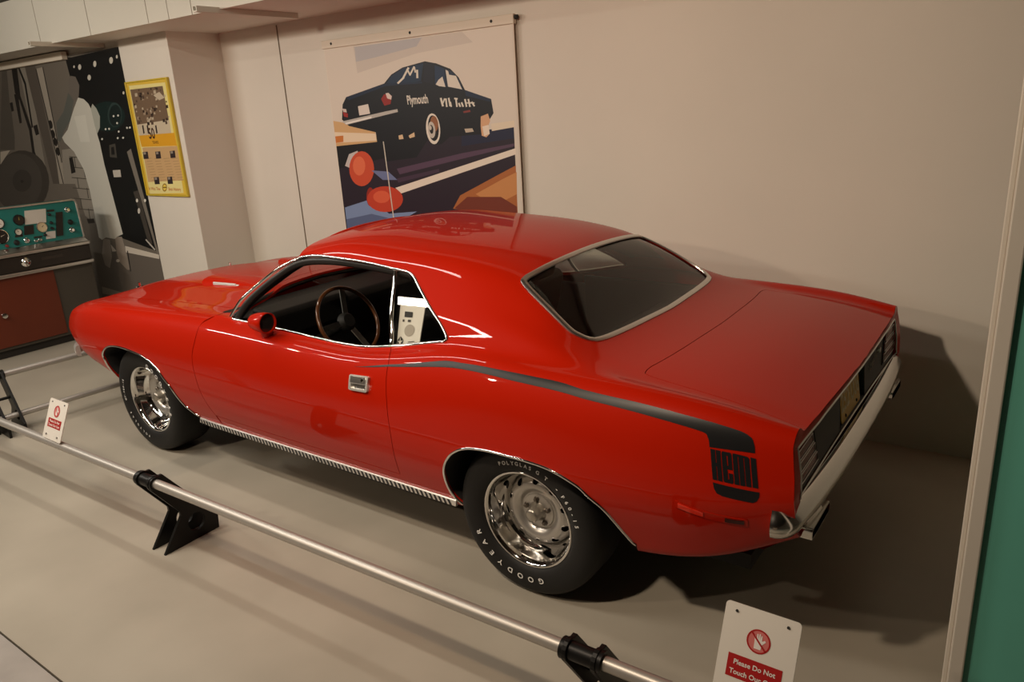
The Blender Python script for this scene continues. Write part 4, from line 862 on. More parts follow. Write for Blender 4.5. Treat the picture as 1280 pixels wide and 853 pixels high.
for s in SIDES:
    st = panel('side_stripe', 'rear', stripe, M_DECAL, CAR, s, lift=.0012, flange=0, dx=.03, dt=.06, bstep=.012)
    tag(panel('side_stripe', 'rear', T['hemib'], M_DECAL, CAR, s, lift=.0012, flange=0, dx=.03, dt=.1, bstep=.012))
    fn = quad_map(T['hemi'], s); VV = []; NN = []; FF = []
    for poly in HB:
        if s > 0: poly = [(1-u, v) for u, v in poly]
        Vd, Nd, Fd = panel_data('rear', [fn(u, v) for u, v in poly], .0013, 0, .03, .3, 0, .03); k = len(VV)
        v = [(a, b*s, c) for a, b, c in Vd]; n = [(a, b*s, c) for a, b, c in Nd]
        VV += v; NN += n; FF += [tuple(k+i for i in t) for t in orient(v, n, Fd)]
    MB().add(VV, FF).build('stripe_lettering', M_DECAL, CAR, normals=NN)
    # side marker: recessed bezel, red lens, dark end
    fm = quad_map(T['marker'], s)
    bz = panel('side_marker', 'rear', [fm(u, v) for u, v in ((-.01, -.1), (1.01, -.1), (1.01, 1.1), (-.01, 1.1))], M_PAINT, CAR, s, lift=.002, dx=.03, dt=.1, flange=.003)
    ln = panel('lens', 'rear', [fm(u, v) for u, v in ((.03, .1), (.40, .1), (.40, .85), (.03, .85))], mat('red_lens', (.75, .03, .012), .12, coat=1), bz, s, lift=.005, dx=.03, dt=.1, flange=.004)
    panel('reflector', 'rear', [fm(u, v) for u, v in ((.70, .15), (.96, .15), (.96, .85), (.70, .85))], mat('dark_red', (.05, .006, .004), .2), bz, s, lift=.004, dx=.03, dt=.1, flange=.003)
    # door handle: chrome plate with a dark pull pocket and a lock
    fh = quad_map(T['handle'], s)
    ringo = [fh(.5+u, .5+v) for u, v in rounded(1, 1, .1, 3)]; pk = [fh(u, v) for u, v in ((.90, .56), (.12, .56), (.12, .88), (.90, .88))]
    rt = fh(1.0, .70); i0 = len(ringo)-1     # frame outline with a slit leading to the pocket opening
    hp = panel('door_handle', 'rear', ringo+[fh(1.0, .399), fh(.90, .559)]+pk[1:]+[fh(.90, .561), fh(1.0, .401)], mat('bright_trim', (.80, .78, .74), .35, .7), DOORS[s], s, lift=.013, dx=.03, dt=.15, flange=.013)
    panel('handle_pocket', 'rear', [fh(u, v) for u, v in ((.08, .50), (.92, .50), (.92, .92), (.08, .92))], M_SATIN, DOORS[s], s, lift=.0015, dx=.03, dt=.15, flange=0)
    panel('handle_paddle', 'rear', [fh(u, v) for u, v in ((.10, .1), (.90, .1), (.90, .5), (.10, .5))], M_SATIN, DOORS[s], s, lift=.016, dx=.03, dt=.15, flange=.004)
    p, n = on('rear', [fh(.74, .3)], s, .0165); c = Vector(p[0]); nn = Vector(n[0]); q = nn.to_track_quat('Z', 'Y').to_matrix()
    MB().lathe([(0, .002), (.007, .002), (.008, 0), (.009, -.002)], lambda a, b, o: c+q @ Vector((a, b, o)), 14).build('lock_cylinder', M_CHROME, DOORS[s], smooth=40)

# ---- tail: painted rim, black panel, chrome frame, lamps, plate, bumper
def tail_rim():
    ts = [float(t_at_z('rear', 3.75, .64, 1, 7)[0])]; ts += [t for t in np.linspace(3.2, 14, 70) if t > ts[0]+.05]
    outer = surf('rear', [xt(t) for t in ts], ts); inner = []
    for (x, w, z) in outer:
        zi = max(min(z-.020, .850-.024*(w/.8)**2), .655); wi = min(w, .785 if z > .70 else .792); inner.append((wi, zi))
    V = []
    for o_, (w, z) in zip(outer, inner): V += [tuple(o_), (o_[0]-.003, w+.004*(w > .7), z+.003), (xp(w, z, -.004), w, z)]
    n = len(ts); F = []
    for k in range(n-1): F += [(3*k, 3*k+3, 3*k+4, 3*k+1), (3*k+1, 3*k+4, 3*k+5, 3*k+2)]
    return V, F, inner
Vt, Ft, inner = tail_rim()
mb = MB(); mb.add([(a, -b, c) for a, b, c in Vt], Ft); mb.add(Vt, [q[::-1] for q in Ft]); mb.build('tail_rim', M_PAINT, CAR, smooth=35)
# bowed black panel, built as columns between its bottom and top edge
PW = .205; cols = list(np.linspace(-.792, -PW, 18))+list(np.linspace(PW, .792, 18)); V = []
for w in cols:
    zt = .850-.024*(w/.8)**2
    for k in range(5):
        z = .655+(zt-.655)*k/4; V.append((xp(w, z), w, z))
F = [(5*i+k, 5*i+5+k, 5*i+6+k, 5*i+1+k) for i in range(35) if i != 17 for k in range(4)]
V += [(xp(w, .84), w, .846-.024*(PW/.8)**2) for w in (-PW, PW)]; F += [(5*17+4, 5*18+4, 181, 180)]
TAIL = MB().add(V, F).build('tail_panel', mat('tail_black', (.022, .020, .018), .55), CAR, smooth=True)
fr = [(xt(10), w, .652) for w in np.linspace(-.785, .785, 30)]
fl = [(Vt[3*i+1][0]+.001, Vt[3*i+1][1], Vt[3*i+1][2]) for i in range(len(inner))]
k0 = next(i for i, q in enumerate(inner) if q[1] > .66)
fr = [(xp(w, .653, .004), w, .653) for w in np.linspace(-.785, .785, 30)]+fl[k0:]+[(a, -b, z) for a, b, z in fl[k0:][::-1]]
MB().band(fr, [(1, 0, .25)]*len(fr), .0075, .003, True).build('tail_frame', M_SATIN, TAIL, smooth=50)
for s in SIDES:
    lp = empty('tail_lamp', (3.725, .63*s, .73)); link_parent = CAR
    bpy.context.scene.collection.objects.unlink(lp); link(lp, None); lp.parent = CAR; lp.matrix_parent_inverse = world_of(CAR).inverted()
    rows = [(.795, .60, .775), (.752, .575, .78), (.709, .55, .782)]
    for zc, w0, w1 in rows:
        hh = .0165; po = [(w0*s, zc-hh), (w1*s, zc-hh), (w1*s, zc+hh), (w0*s+.012*s, zc+hh)]
        m1 = MB(); m1.prism(po, lambda a, b, d: (xp(a, b, d), a, b), 0, .005); lens = m1.build('lamp_lens', mat('tail_lens', (.16, .010, .008), .25), lp, bevel=.002)
        ring2 = [(xp(a, b, .007), a, b) for a, b in po]
        MB().band(ring2, [(1, 0, 0)]*4, .0022, .002, True).build('lamp_bezel', M_SATIN, lp)
    po = [(.535*s, .685), (.782*s, .685), (.782*s, .818), (.585*s, .820)]
    MB().band([(xp(a, b, .002), a, b) for a, b in po], [(1, 0, 0)]*4, .005, .003, True).build('lamp_surround', M_BLACK, lp)
# number plate in its recess
XP = 3.688
def rc(w, z): return (xp(w, z, .001), w, z)
zt_ = .850-.024*(PW/.8)**2; V = [rc(-PW, .655), rc(PW, .655), rc(PW, zt_), rc(-PW, zt_), (XP, -PW+.012, .667), (XP, PW-.012, .667), (XP, PW-.012, zt_), (XP, -PW+.012, zt_), (xp(0, zt_, .001), 0, .850)]
MB().add(V, [(4, 5, 6, 7), (0, 1, 5, 4), (1, 2, 6, 5), (3, 0, 4, 7), (2, 8, 3, 7, 6)]).build('plate_recess', mat('tail_black', (.022, .020, .018), .55), TAIL)
PLM = Matrix.Translation((3.712, 0, .732)) @ Matrix.Rotation(math.radians(-8), 4, 'Y')
pl = MB().prism(rounded(.305, .150, .012, 3), lambda a, b, d: PLM @ Vector((d, a, b)), -.002, .002).build('number_plate', mat('plate_yellow', sr(226, 172, 40), .4, bump=(40, .05)), TAIL)
V, F = text_polys('252 U06', .098, True, 1.0, 'CENTER')
MB().add([PLM @ Vector((.0032, x*.86, y*1.05-.030)) for x, y in V], F).build('plate_lettering', mat('plate_ink', sr(236, 214, 160), .5), TAIL)
for yy in (-.09, .09): MB().lathe([(0, .004), (.006, .003), (.007, 0)], lambda a, b, o, yy=yy: PLM @ Vector((o+.002, yy+a, -.058+b)), 10).build('plate_bolt', M_DARK, TAIL)
V, F = text_polys("'cuda", .075, False, .95, 'CENTER')
MB().add([(xp(.345, .75, .006), .345+x, .745+y*.9+x*.25) for x, y in V], F).build('tail_script', M_CHROME, TAIL)
MB().lathe([(0, .012), (.012, .010), (.014, 0)], lambda a, b, o: (xp(.47, .775, o), .47+a, .775+b), 16).build('trunk_lock', M_SATIN, TAIL, smooth=40)
# bumper: flat-faced chrome blade that wraps round the corners
def bumper_path(n=60):
    h = [(3.690, .892), (3.708, .889), (3.728, .876), (3.743, .850), (3.754, .78), (3.770, .5)]
    return smooth_curve([(x, -w, .6) for x, w in h]+[(3.776, 0, .6)]+[(x, w, .6) for x, w in h[::-1]], n)
BP = bumper_path(96); NB2 = []
for i, q in enumerate(BP):
    a = Vector(BP[max(i-1, 0)]); b = Vector(BP[min(i+1, len(BP)-1)]); d = b-a; NB2.append((d.y, -d.x, 0))
V = []; F = []
prof = [(-.030, .650), (-.020, .654), (-.010, .651), (.018, .618), (.022, .606), (.020, .588), (.006, .566), (-.008, .560), (-.030, .560)]
k = len(prof)
for q, nn in zip(BP, NB2):
    nv = Vector(nn).normalized()
    for o_, z in prof: V.append((q[0]+nv.x*o_, q[1]+nv.y*o_, z))
for i in range(len(BP)-1):
    for j in range(k-1): F.append((i*k+j, (i+1)*k+j, (i+1)*k+j+1, i*k+j+1))
F += [tuple(range(k)), tuple((len(BP)-1)*k+j for j in range(k))[::-1]]
MB().add(V, F).build('rear_bumper', mat('bumper_chrome', (.74, .72, .69), .16, 1.0), CAR, smooth=40)
# rear valance under the bumper and the exhaust tips
V = []; F = []
cols = np.linspace(-1, 1, 25)
for u in cols:
    w = .80*u; e = 1-abs(u)**4
    V += [(3.715+.02*e, w, .575), (3.70+.02*e, w, .50), (3.64+.02*e, w*.98, .445), (3.52, w*.96, .42)]
for i in range(24):
    for j in range(3): F.append((i*4+j, i*4+4+j, i*4+5+j, i*4+1+j))
MB().add(V, F).build('rear_valance', M_PAINT, CAR, smooth=True)
for s in SIDES:
    m1 = MB(); R0 = rounded(.22, .042, .010, 4)
    V = [(3.60, .66*s+a, .532+b) for a, b in R0]+[(3.785, .66*s+a, .532+b) for a, b in R0]+[(3.785, .66*s+a*.94, .532+b*.75) for a, b in R0]+[(3.66, .66*s+a*.94, .532+b*.75) for a, b in R0]
    n = len(R0); F = [(r*n+i, r*n+(i+1) % n, (r+1)*n+(i+1) % n, (r+1)*n+i) for r in range(3) for i in range(n)]
    m1.add(V, F).build('exhaust_tip', M_CHROME, CAR, smooth=40)
# underside: dark floor pan, wheel wells, mufflers
MB().box((-.75, -.62, .24), (3.55, .62, .30)).build('floor_pan', M_DARK, CAR)
for kind, arch in (('front', farch), ('rear', rarch)):
    for s in SIDES:
        p, n = on(kind, [(x, max(t, .45)) for x, t in arch], s, -.012)
        inn = [(x, .50*s, z+.01) for x, y, z in p]; k = len(p); V = p+inn
        F = [(i, i+1, k+i+1, k+i) for i in range(k-1)]+[tuple(range(k, 2*k))]
        MB().add(V, F).build('wheel_well', M_DARK, CAR, smooth=40)
MB().box((1.5, -.80, .225), (2.15, -.72, .275)).build('subframe_rail', M_DARK, CAR, bevel=.01)

# ---- nose: painted surround, dark grille, headlamps, bumper
ts = np.linspace(.6, 14, 60); o3 = surf('front', [XN]*60, ts); zc = .63
V = []
for x, w, z in o3:
    i1 = (x-.028, max(w-.018, 0) if w > .02 else 0, zc+(z-zc)*.93); i2 = (x-.034, max(w-.045, 0) if w > .05 else 0, zc+(z-zc)*.80); i3 = (x+.04, i2[1]*.97, zc+(z-zc)*.74)
    V += [(x, w, z), i1, i2, i3]
F = [(4*i+j, 4*i+4+j, 4*i+5+j, 4*i+1+j) for i in range(59) for j in range(3)]
mb = MB(); mb.add(V, F); mb.add([(a, -b, c) for a, b, c in V], [q[::-1] for q in F]); mb.build('nose_surround', M_PAINT, CAR, smooth=True)
gr = [(w, z) for x, w, z in (V[4*i+3] for i in range(60))]; go = [(-w, z) for w, z in gr]+[(w, z) for w, z in gr[::-1]]
GR = MB().prism(go, lambda a, b, d: (d, a, b), XN+.04, XN+.055).build('grille', M_BLACK, CAR)
for s in SIDES:
    MB().lathe([(0, -.03), (.06, -.022), (.085, -.005), (.09, .02)], lambda a, b, o, s=s: (XN+.035+o, .48*s+a, .655+b), 24).build('headlamp', M_CLEAR, GR, smooth=True)
    # split front bumper, a slim chrome blade at each corner
    P = smooth_curve([(-1.045, .10*s, .50), (-1.04, .45*s, .50), (-1.01, .66*s, .50), (-.955, .775*s, .50), (-.90, .805*s, .50), (-.86, .815*s, .50)], 40); Q = []
    for i, q in enumerate(P):
        d = Vector(P[min(i+1, len(P)-1)])-Vector(P[max(i-1, 0)]); Q.append((-d.y*s, d.x*s, 0) if False else (Vector((d.y, -d.x, 0))*(-s)))
    MB().band(P, Q, .075, .022).build('front_bumper', mat('bright_trim', (.80, .78, .74), .35, .7), CAR, smooth=40)

# ---- hood furniture: twin scoops with badges, hood pins
for s in SIDES:
    V = []; n = 14; k = 7; X = []; Wd = []; H = []
    for i in range(n+1):
        u = i/n; x = .02+.50*u; h = .026*(1-u)**.8 if u < 1 else 0; w0, w1 = .215, .375-.02*u
        for w, f in ((w1+.012, -.004), (w1, h*.55), (w1-.018, h*.95), (w1-.05, h), (w0+.03, h), (w0, h*.6), (w0-.03, -.004)):
            X.append(x); Wd.append(w); H.append(f)
    Z = z_at_w('front', X, Wd)
    V = [(x-(.03 if f > .01 and i < k else 0), w*s, z+f) for i, (x, w, z, f) in enumerate(zip(X, Wd, Z, H))]
    k = 7; F = [(i*k+j, (i+1)*k+j, (i+1)*k+j+1, i*k+j+1) for i in range(n) for j in range(k-1)]
    sc = MB().add(V, F).build('hood_scoop', M_PAINT, HOODP, smooth=60)
    j0 = 3*k; MB().add([V[j0+j] for j in range(k)], [tuple(range(k))]).build('scoop_back', M_PAINT, HOODP)
    bd = MB()
    for dz, xa, xb in ((.012, .115, .36), (.034, .115, .33)):
        q = np.linspace(xa, xb, 12); zz = z_at_w('front', q, .375)
        p_ = [(a, (.375-.02*(a-.02)/.5+.004)*s, b+.026*(1-(a-.02)/.5)**.8*.55*dz/.03) for a, b in zip(q, zz)]
        bd.band(p_, [(0, s, .9)]*12, .012, .004)
    bd.build('scoop_badge', mat('bright_trim', (.80, .78, .74), .35, .7), HOODP)
    z0 = float(z_at_w('front', -.80, .36)[0])
    MB().lathe([(0, .03), (.008, .03), (.008, .004), (.026, .003), (.027, 0)], lambda a, b, o, s=s, z0=z0: (-.80+a, .36*s+b, z0+o), 16).build('hood_pin', M_CHROME, HOODP, smooth=40)

# ---- wheels
def arc_text(body, r, phi0, phi1, o, fn, size, parent):
    """raised letters set one by one round the side wall"""
    mb = MB(); n = len(body)
    for i, ch in enumerate(body):
        V, F = text_polys(ch, size, True, 1.0); xs = [v[0] for v in V]; c0 = (min(xs)+max(xs))/2
        t0 = math.radians(phi0+(phi1-phi0)*(i/(n-1) if n > 1 else .5))
        P = [(t0+(x-c0)/r, r+y) for x, y in V]; mb.add([fn(q*math.sin(t), q*math.cos(t), o) for t, q in P], F)
    return tag(mb.build('tyre_lettering', M_WHITE, parent), kind='stuff')
def make_wheel(x, yc, s, twist=0.0, texts=()):
    """s -1: left wheel; local axes: a along x, b along z, o outward"""
    c = Vector((x, yc, .327))
    def fn(a, b, o):
        ca, sa = math.cos(twist), math.sin(twist); a, b = a*ca+b*sa, -a*sa+b*ca
        return c+Vector((a, o*s, b))
    fr_ = lambda a, b, o: c+Vector((a, o*s, b))
    # pressed disc: flat hub, groove, dished shoulder with a ring of slots
    def od(r): return float(np.interp(r, [.112, .128, .140, .149], [.029, .026, .014, -.004]))
    slots = []
    for k in range(10):
        t = 2*math.pi*(k+.5)/10; R0 = []
        for i in range(20):
            q = 2*math.pi*i/20; cs, sn = math.cos(q), math.sin(q)
            R0.append((.1325+.0125*abs(sn)**.8*(1 if sn > 0 else -1), t+.105*abs(cs)**.7*(1 if cs > 0 else -1)*(1.05 if sn > 0 else .95)))
        slots.append(R0)
    xy = lambda r, q: (r*math.cos(q), r*math.sin(q))
    loops = [[xy(.112, 2*math.pi*i/80) for i in range(80)], [xy(.149, 2*math.pi*i/80) for i in range(80)]]+[[xy(r, q) for r, q in R0] for R0 in slots]
    VV = []; EE = []
    for lp_ in loops: k = len(VV); VV += [Vector(q) for q in lp_]; EE += [(k+i, k+(i+1) % len(lp_)) for i in range(len(lp_))]
    VV += [Vector(xy(r, 2*math.pi*(i+.5)/80)) for r in (.118, .124, .128, .140, .146) for i in range(80) if not any(in_poly(l_, [xy(r, 2*math.pi*(i+.5)/80)])[0] for l_ in loops[2:])]
    v2, e2, f2, *_ = delaunay_2d_cdt(VV, EE, [], 0, 1e-7); v2 = [tuple(q) for q in v2]
    cc = np.array([np.mean([v2[i] for i in t], 0) for t in f2]); ok = in_poly(loops[1], cc) & ~in_poly(loops[0], cc)
    for l_ in loops[2:]: ok &= ~in_poly(l_, cc)
    disc = MB().lathe([(.0, .018), (.060, .018), (.071, .016), (.074, .009), (.079, .008), (.083, .014), (.095, .024), (.112, .029)], fn, 80)
    disc.add([fn(a, b, od(math.hypot(a, b))) for a, b in v2], [tuple(t) for t, k in zip(f2, ok) if k])
    disc.lathe([(.149, -.004), (.153, -.02)], fn, 80)
    W = disc.build('wheel', M_SILVER, CAR, smooth=40)
    MB().lathe([(.150, -.022), (.158, -.004), (.163, .012), (.168, .016), (.176, .038), (.186, .070), (.191, .088), (.197, .099), (.203, .102), (.208, .099), (.210, .090), (.208, .080)], fn, 80).build('trim_ring', M_CHROME, W, smooth=True)
    MB().lathe([(.197, .085), (.212, .103), (.222, .1105), (.245, .119), (.272, .123), (.296, .119), (.312, .109), (.321, .094), (.3255, .075), (.327, .05), (.327, -.05), (.3255, -.08), (.318, -.106), (.298, -.12), (.27, -.122), (.215, -.105), (.197, -.085)], fr_, 96).build('tyre', M_RUBBER, W, smooth=True)
    MB().lathe([(0, -.06), (.12, -.062), (.150, -.064), (.160, -.03), (.195, -.04), (.195, -.085), (.2, -.085)], fn, 48).build('wheel_barrel', mat('brake_iron', (.045, .042, .040), .6, .3), W, smooth=40)
    for R0 in slots:
        MB().tube([fn(r*math.cos(q), r*math.sin(q), od(r)+.0005) for r, q in R0[10:]+R0[:1]], .0022, 6).build('slot_lip', M_SILVER, W, smooth=True)
    MB().lathe([(.0, .070), (.020, .069), (.025, .066), (.0285, .060), (.031, .040), (.036, .026), (.042, .018)], fn, 40).build('centre_cap', mat('cap_metal', (.42, .39, .34), .30, .8), W, smooth=40)
    for k in range(5):
        t = 2*math.pi*k/5+.35; a0, b0 = .054*math.cos(t), .054*math.sin(t)
        MB().lathe([(.0, .032), (.007, .032), (.0095, .029), (.0105, .020), (.0135, .0185)], lambda a, b, o: fn(a0+a, b0+b, o), 6).build('lug_nut', mat('lug_metal', (.16, .14, .12), .3, .9), W)
    for body, r, p0, p1, sz in texts: arc_text(body, r, p0, p1, .1238, fr_, sz, W)
    return W
tx_r = [('GOODYEAR', .238, 163, 245, .033), ('POLYGLAS', .245, 338, 371, .0215), ('GT', .245, 379, 388, .0215), ('-', .245, 400, 402, .024), ('F60-15', .245, 409, 437, .0215)]
tx_f = [('GOODYEAR', .238, 22, 100, .033), ('POLYGLAS', .238, 192, 241, .0215), ('GT-F60-15', .238, 262, 292, .0215)]
make_wheel(2.743, -.765, -1, texts=tx_r); make_wheel(2.743, .765, 1)
make_wheel(0, -.753, -1, texts=tx_f, twist=.5); make_wheel(0, .753, 1)

# ---- door mirror
mm = MB(); MM = Matrix.Translation((1.298, -.882, .966)) @ Matrix.Rotation(math.radians(4), 4, 'Z')
prof = [(.0, -.110), (.018, -.106), (.034, -.085), (.044, -.052), (.049, -.015), (.050, .015), (.046, .016), (.044, .004)]
mm.lathe(prof, lambda a, b, o: MM @ Vector((o, a*1.06, b)), 28)
MIR = mm.build('door_mirror', M_PAINT, DOORS[-1], smooth=True)
MB().lathe([(0, .004), (.044, .004)], lambda a, b, o: MM @ Vector((o, a*1.06, b)), 28).build('mirror_glass', mat('mirror_glass', (.05, .05, .05), .05, .6), DOORS[-1])
MB().tube([(1.255, -.870, .935), (1.252, -.857, .905), (1.248, -.840, .885)], [.020, .024, .032], 12).build('mirror_stalk', M_PAINT, DOORS[-1], smooth=True)

# ---- cabin
INT = mat('cabin_black', (.010, .0095, .009), .6)
MB().box((.95, -.70, .30), (2.75, .70, .34)).build('cabin_floor', INT, CAR)
for s in SIDES:
    m1 = MB(); m1.box((.80, .740*s-.01, .33), (2.12, .740*s+.01, .875)); m1.box((1.25, .70*s-.03, .62), (1.95, .70*s+.03, .66)); m1.build('door_card', M_VINYL, DOORS[s], bevel=.01)
    MB().box((2.12, .70*s-.015, .33), (2.85, .70*s+.015, .93)).build('quarter_trim', M_VINYL, CAR, bevel=.01)
dash = MB(); dash.prism([(.72, .55), (.72, .925), (1.0, .905), (1.03, .88), (1.03, .80), (.98, .70), (.96, .55)], lambda a, b, d: (a, d, b), -.745, .745); dash.build('dashboard', M_VINYL, CAR, bevel=.015, smooth=30)
hp = MB(); hp.prism([(.86, .86), (.88, .935), (1.04, .93), (1.06, .905), (1.04, .78)], lambda a, b, d: (a, d, b), -.66, -.14); hp.build('instrument_hood', M_VINYL, CAR, bevel=.012)
MB().box((.80, -.55, .30), (.86, .70, .80)).build('firewall', M_DARK, CAR)
# steering wheel: wood rim, three spokes, pad
SW = Matrix.Translation((1.30, -.375, .845)) @ Matrix.Rotation(math.radians(62), 4, 'Y')
m1 = MB(); pr = [(.187+.0105*math.cos(2*math.pi*i/12), .0105*math.sin(2*math.pi*i/12)) for i in range(12)]
m1.lathe(pr, lambda a, b, o: SW @ Vector((a, b, o)), 64, True)
SWO = m1.build('steering_wheel', mat('wood_rim', (.10, .035, .012), .22, coat=.8), CAR, smooth=True)
m1 = MB()
for a in (20, 160, 270):
    t = math.radians(a); q = SW @ Matrix.Rotation(t, 4, 'Z'); m1.box((.03, -.016, -.022), (.185, .016, -.016), q)
m1.build('steering_spokes', M_SATIN, SWO)
MB().lathe([(0, .012), (.035, .008), (.05, -.01), (.052, -.03)], lambda a, b, o: SW @ Vector((a, b, o)), 24).build('horn_pad', M_VINYL, SWO, smooth=40)
MB().tube([SW @ Vector((0, 0, -.03)), SW @ Vector((0, 0, -.36))], .026, 12).build('steering_column', M_VINYL, SWO, smooth=40)
# bucket seats and the rear bench
for yy in (-.37, .37):
    SE = empty('bucket_seat', (1.72, yy, .34)); SE.parent = CAR; SE.matrix_parent_inverse = world_of(CAR).inverted()
    def slab(name, poly, w, bev=.035):
        m1 = MB(); m1.prism(poly, lambda a, b, d: (a, yy+d, b), -w/2, w/2); m1.build(name, M_VINYL, SE, bevel=bev, segs=4, smooth=40)
    slab('seat_cushion', [(1.38, .38), (1.36, .52), (1.42, .56), (1.85, .50), (1.88, .40)], .50)
    slab('seat_back', [(1.80, .44), (1.85, .72), (1.93, .96), (2.00, 1.00), (2.05, .96), (1.98, .66), (1.95, .44)], .48)
    slab('head_restraint', [(1.955, .965), (1.965, 1.06), (2.03, 1.075), (2.06, 1.05), (2.04, .965)], .28, .025)
RB = empty('rear_bench', (2.45, 0, .34)); RB.parent = CAR; RB.matrix_parent_inverse = world_of(CAR).inverted()
m1 = MB(); m1.prism([(2.15, .36), (2.13, .50), (2.20, .54), (2.50, .50), (2.52, .36)], lambda a, b, d: (a, d, b), -.62, .62); m1.build('bench_cushion', M_VINYL, RB, bevel=.035, segs=4, smooth=40)
m1 = MB(); m1.prism([(2.48, .42), (2.60, .82), (2.66, .86), (2.74, .84), (2.62, .42)], lambda a, b, d: (a, d, b), -.62, .62); m1.build('bench_back', M_VINYL, RB, bevel=.035, segs=4, smooth=40)
MB().add([(2.66, -.70, .855), (2.66, .70, .855), (2.99, .62, .955), (2.99, -.62, .955)], [(0, 1, 2, 3)]).build('parcel_shelf', mat('parcel_grey', (.03, .03, .028), .8), CAR)
# inner roof lining just below the skin
lin = [(1.24, 14.0), (1.26, 11.7)]+[(1.4, 11.45), (1.9, 11.3), (2.05, 11.3)]+[(2.30, 9.6), (2.40, 9.0), (2.62, 9.6), (2.57, 11.4), (2.53, 12.2), (2.545, 14.0)]
panel('roof_lining', 'rear', lin, mat('lining_black', (.018, .017, .016), .8), CAR, 0, lift=-.022, flange=0, dx=.08, dt=.5)
# rear view mirror
MB().box((1.22, -.10, 1.13), (1.235, .10, 1.18)).build('inner_mirror', M_BLACK, CAR, bevel=.008)
# ================================================================ the room
def struct(mb, name, m, label, bevel=0, parent=None):
    o = mb.build(name, m, parent, bevel=bevel)
    if parent is None: tag(o, label, kind='structure')
    return o
def floor_mat():
    m = mat('floor_paint', sr(186, 175, 152), .34, bump=(3, .03)); nt = m.node_tree; b = nt.nodes['Principled BSDF']
    tc = nt.nodes.new('ShaderNodeTexCoord')
    n1 = nt.nodes.new('ShaderNodeTexNoise'); n1.inputs['Scale'].default_value = 1.3; n1.inputs['Detail'].default_value = 8
    mp = nt.nodes.new('ShaderNodeMapping'); mp.inputs['Scale'].default_value = (2.0, 14.0, 1); mp.inputs['Rotation'].default_value = (0, 0, .35)
    n2 = nt.nodes.new('ShaderNodeTexNoise'); n2.inputs['Scale'].default_value = 3.0; n2.inputs['Detail'].default_value = 10; n2.inputs['Roughness'].default_value = .7
    r1 = nt.nodes.new('ShaderNodeValToRGB'); r1.color_ramp.elements[0].position = .30; r1.color_ramp.elements[1].position = .70
    r1.color_ramp.elements[0].color = (*sr(164, 157, 143), 1); r1.color_ramp.elements[1].color = (*sr(184, 176, 161), 1)
    r2 = nt.nodes.new('ShaderNodeValToRGB'); r2.color_ramp.elements[0].position = .70; r2.color_ramp.elements[1].position = .80
    r2.color_ramp.elements[0].color = (1, 1, 1, 1); r2.color_ramp.elements[1].color = (.62, .58, .52, 1)
    mx = nt.nodes.new('ShaderNodeMix'); mx.data_type = 'RGBA'; mx.blend_type = 'MULTIPLY'; mx.inputs[0].default_value = .55
    L = nt.links.new
    L(tc.outputs['Object'], n1.inputs['Vector']); L(tc.outputs['Object'], mp.inputs['Vector']); L(mp.outputs[0], n2.inputs['Vector'])
    L(n1.outputs['Fac'], r1.inputs[0]); L(n2.outputs['Fac'], r2.inputs[0]); L(r1.outputs[0], mx.inputs[6]); L(r2.outputs[0], mx.inputs[7]); L(mx.outputs[2], b.inputs['Base Color'])
    rr = nt.nodes.new('ShaderNodeMapRange'); rr.inputs[3].default_value = .26; rr.inputs[4].default_value = .46
    L(n1.outputs['Fac'], rr.inputs[0]); L(rr.outputs[0], b.inputs['Roughness'])
    return m
WALL = mat('wall_paint', sr(222, 214, 202), .62, noise=(1.5, .025), bump=(90, .03))
ZC = 3.0
struct(MB().box((-7.0, -2.163, -.1), (7.0, 1.235, 0)), 'floor', floor_mat(), 'beige painted concrete floor under the red car')
struct(MB().box((-7.0, -7.0, -.1), (7.0, -2.170, -.001)), 'floor', mat('aisle_floor', sr(178, 172, 166), .22, noise=(5, .10), bump=(25, .12)), 'shinier pale grey aisle floor in front of the rail')
struct(MB().box((-1.725, 1.235, 0), (7.0, 1.40, ZC)), 'wall_back', WALL, 'plain white wall behind the red car')
struct(MB().box((-2.475, .745, 0), (-1.725, 1.40, ZC)), 'column', WALL, 'square white column that carries the yellow poster', .004)
struct(MB().box((-7.0, .775, 0), (-2.475, 1.40, ZC)), 'wall_left', WALL, 'white wall behind the black and white photo mural')
struct(MB().box((-7.15, -7.0, 0), (-7.0, 1.40, ZC)), 'wall_far', WALL, 'far white wall beyond the teal console')
struct(MB().box((-7.0, -7.15, 0), (7.0, -7.0, ZC)), 'wall_front', mat('dim_wall', sr(120, 112, 100), .7), 'wall across the aisle')
struct(MB().box((7.0, -7.0, 0), (7.15, 1.40, ZC)), 'wall_right', mat('dim_wall', sr(120, 112, 100), .7), 'wall beyond the teal partition')
struct(MB().box((-7.15, -7.15, ZC), (7.15, 1.40, ZC+.1)), 'ceiling', mat('ceiling_paint', sr(70, 66, 60), .8), 'flat dim ceiling above the display')
# narrow seam strip on the back wall
tag(MB().box((-.961, 1.229, .3), (-.954, 1.2345, 2.60)).build('wall_seam_strip', mat('seam_grey', sr(120, 108, 92), .5)), 'thin dark vertical joint strip on the white wall beside the banner', 'trim', kind='structure')
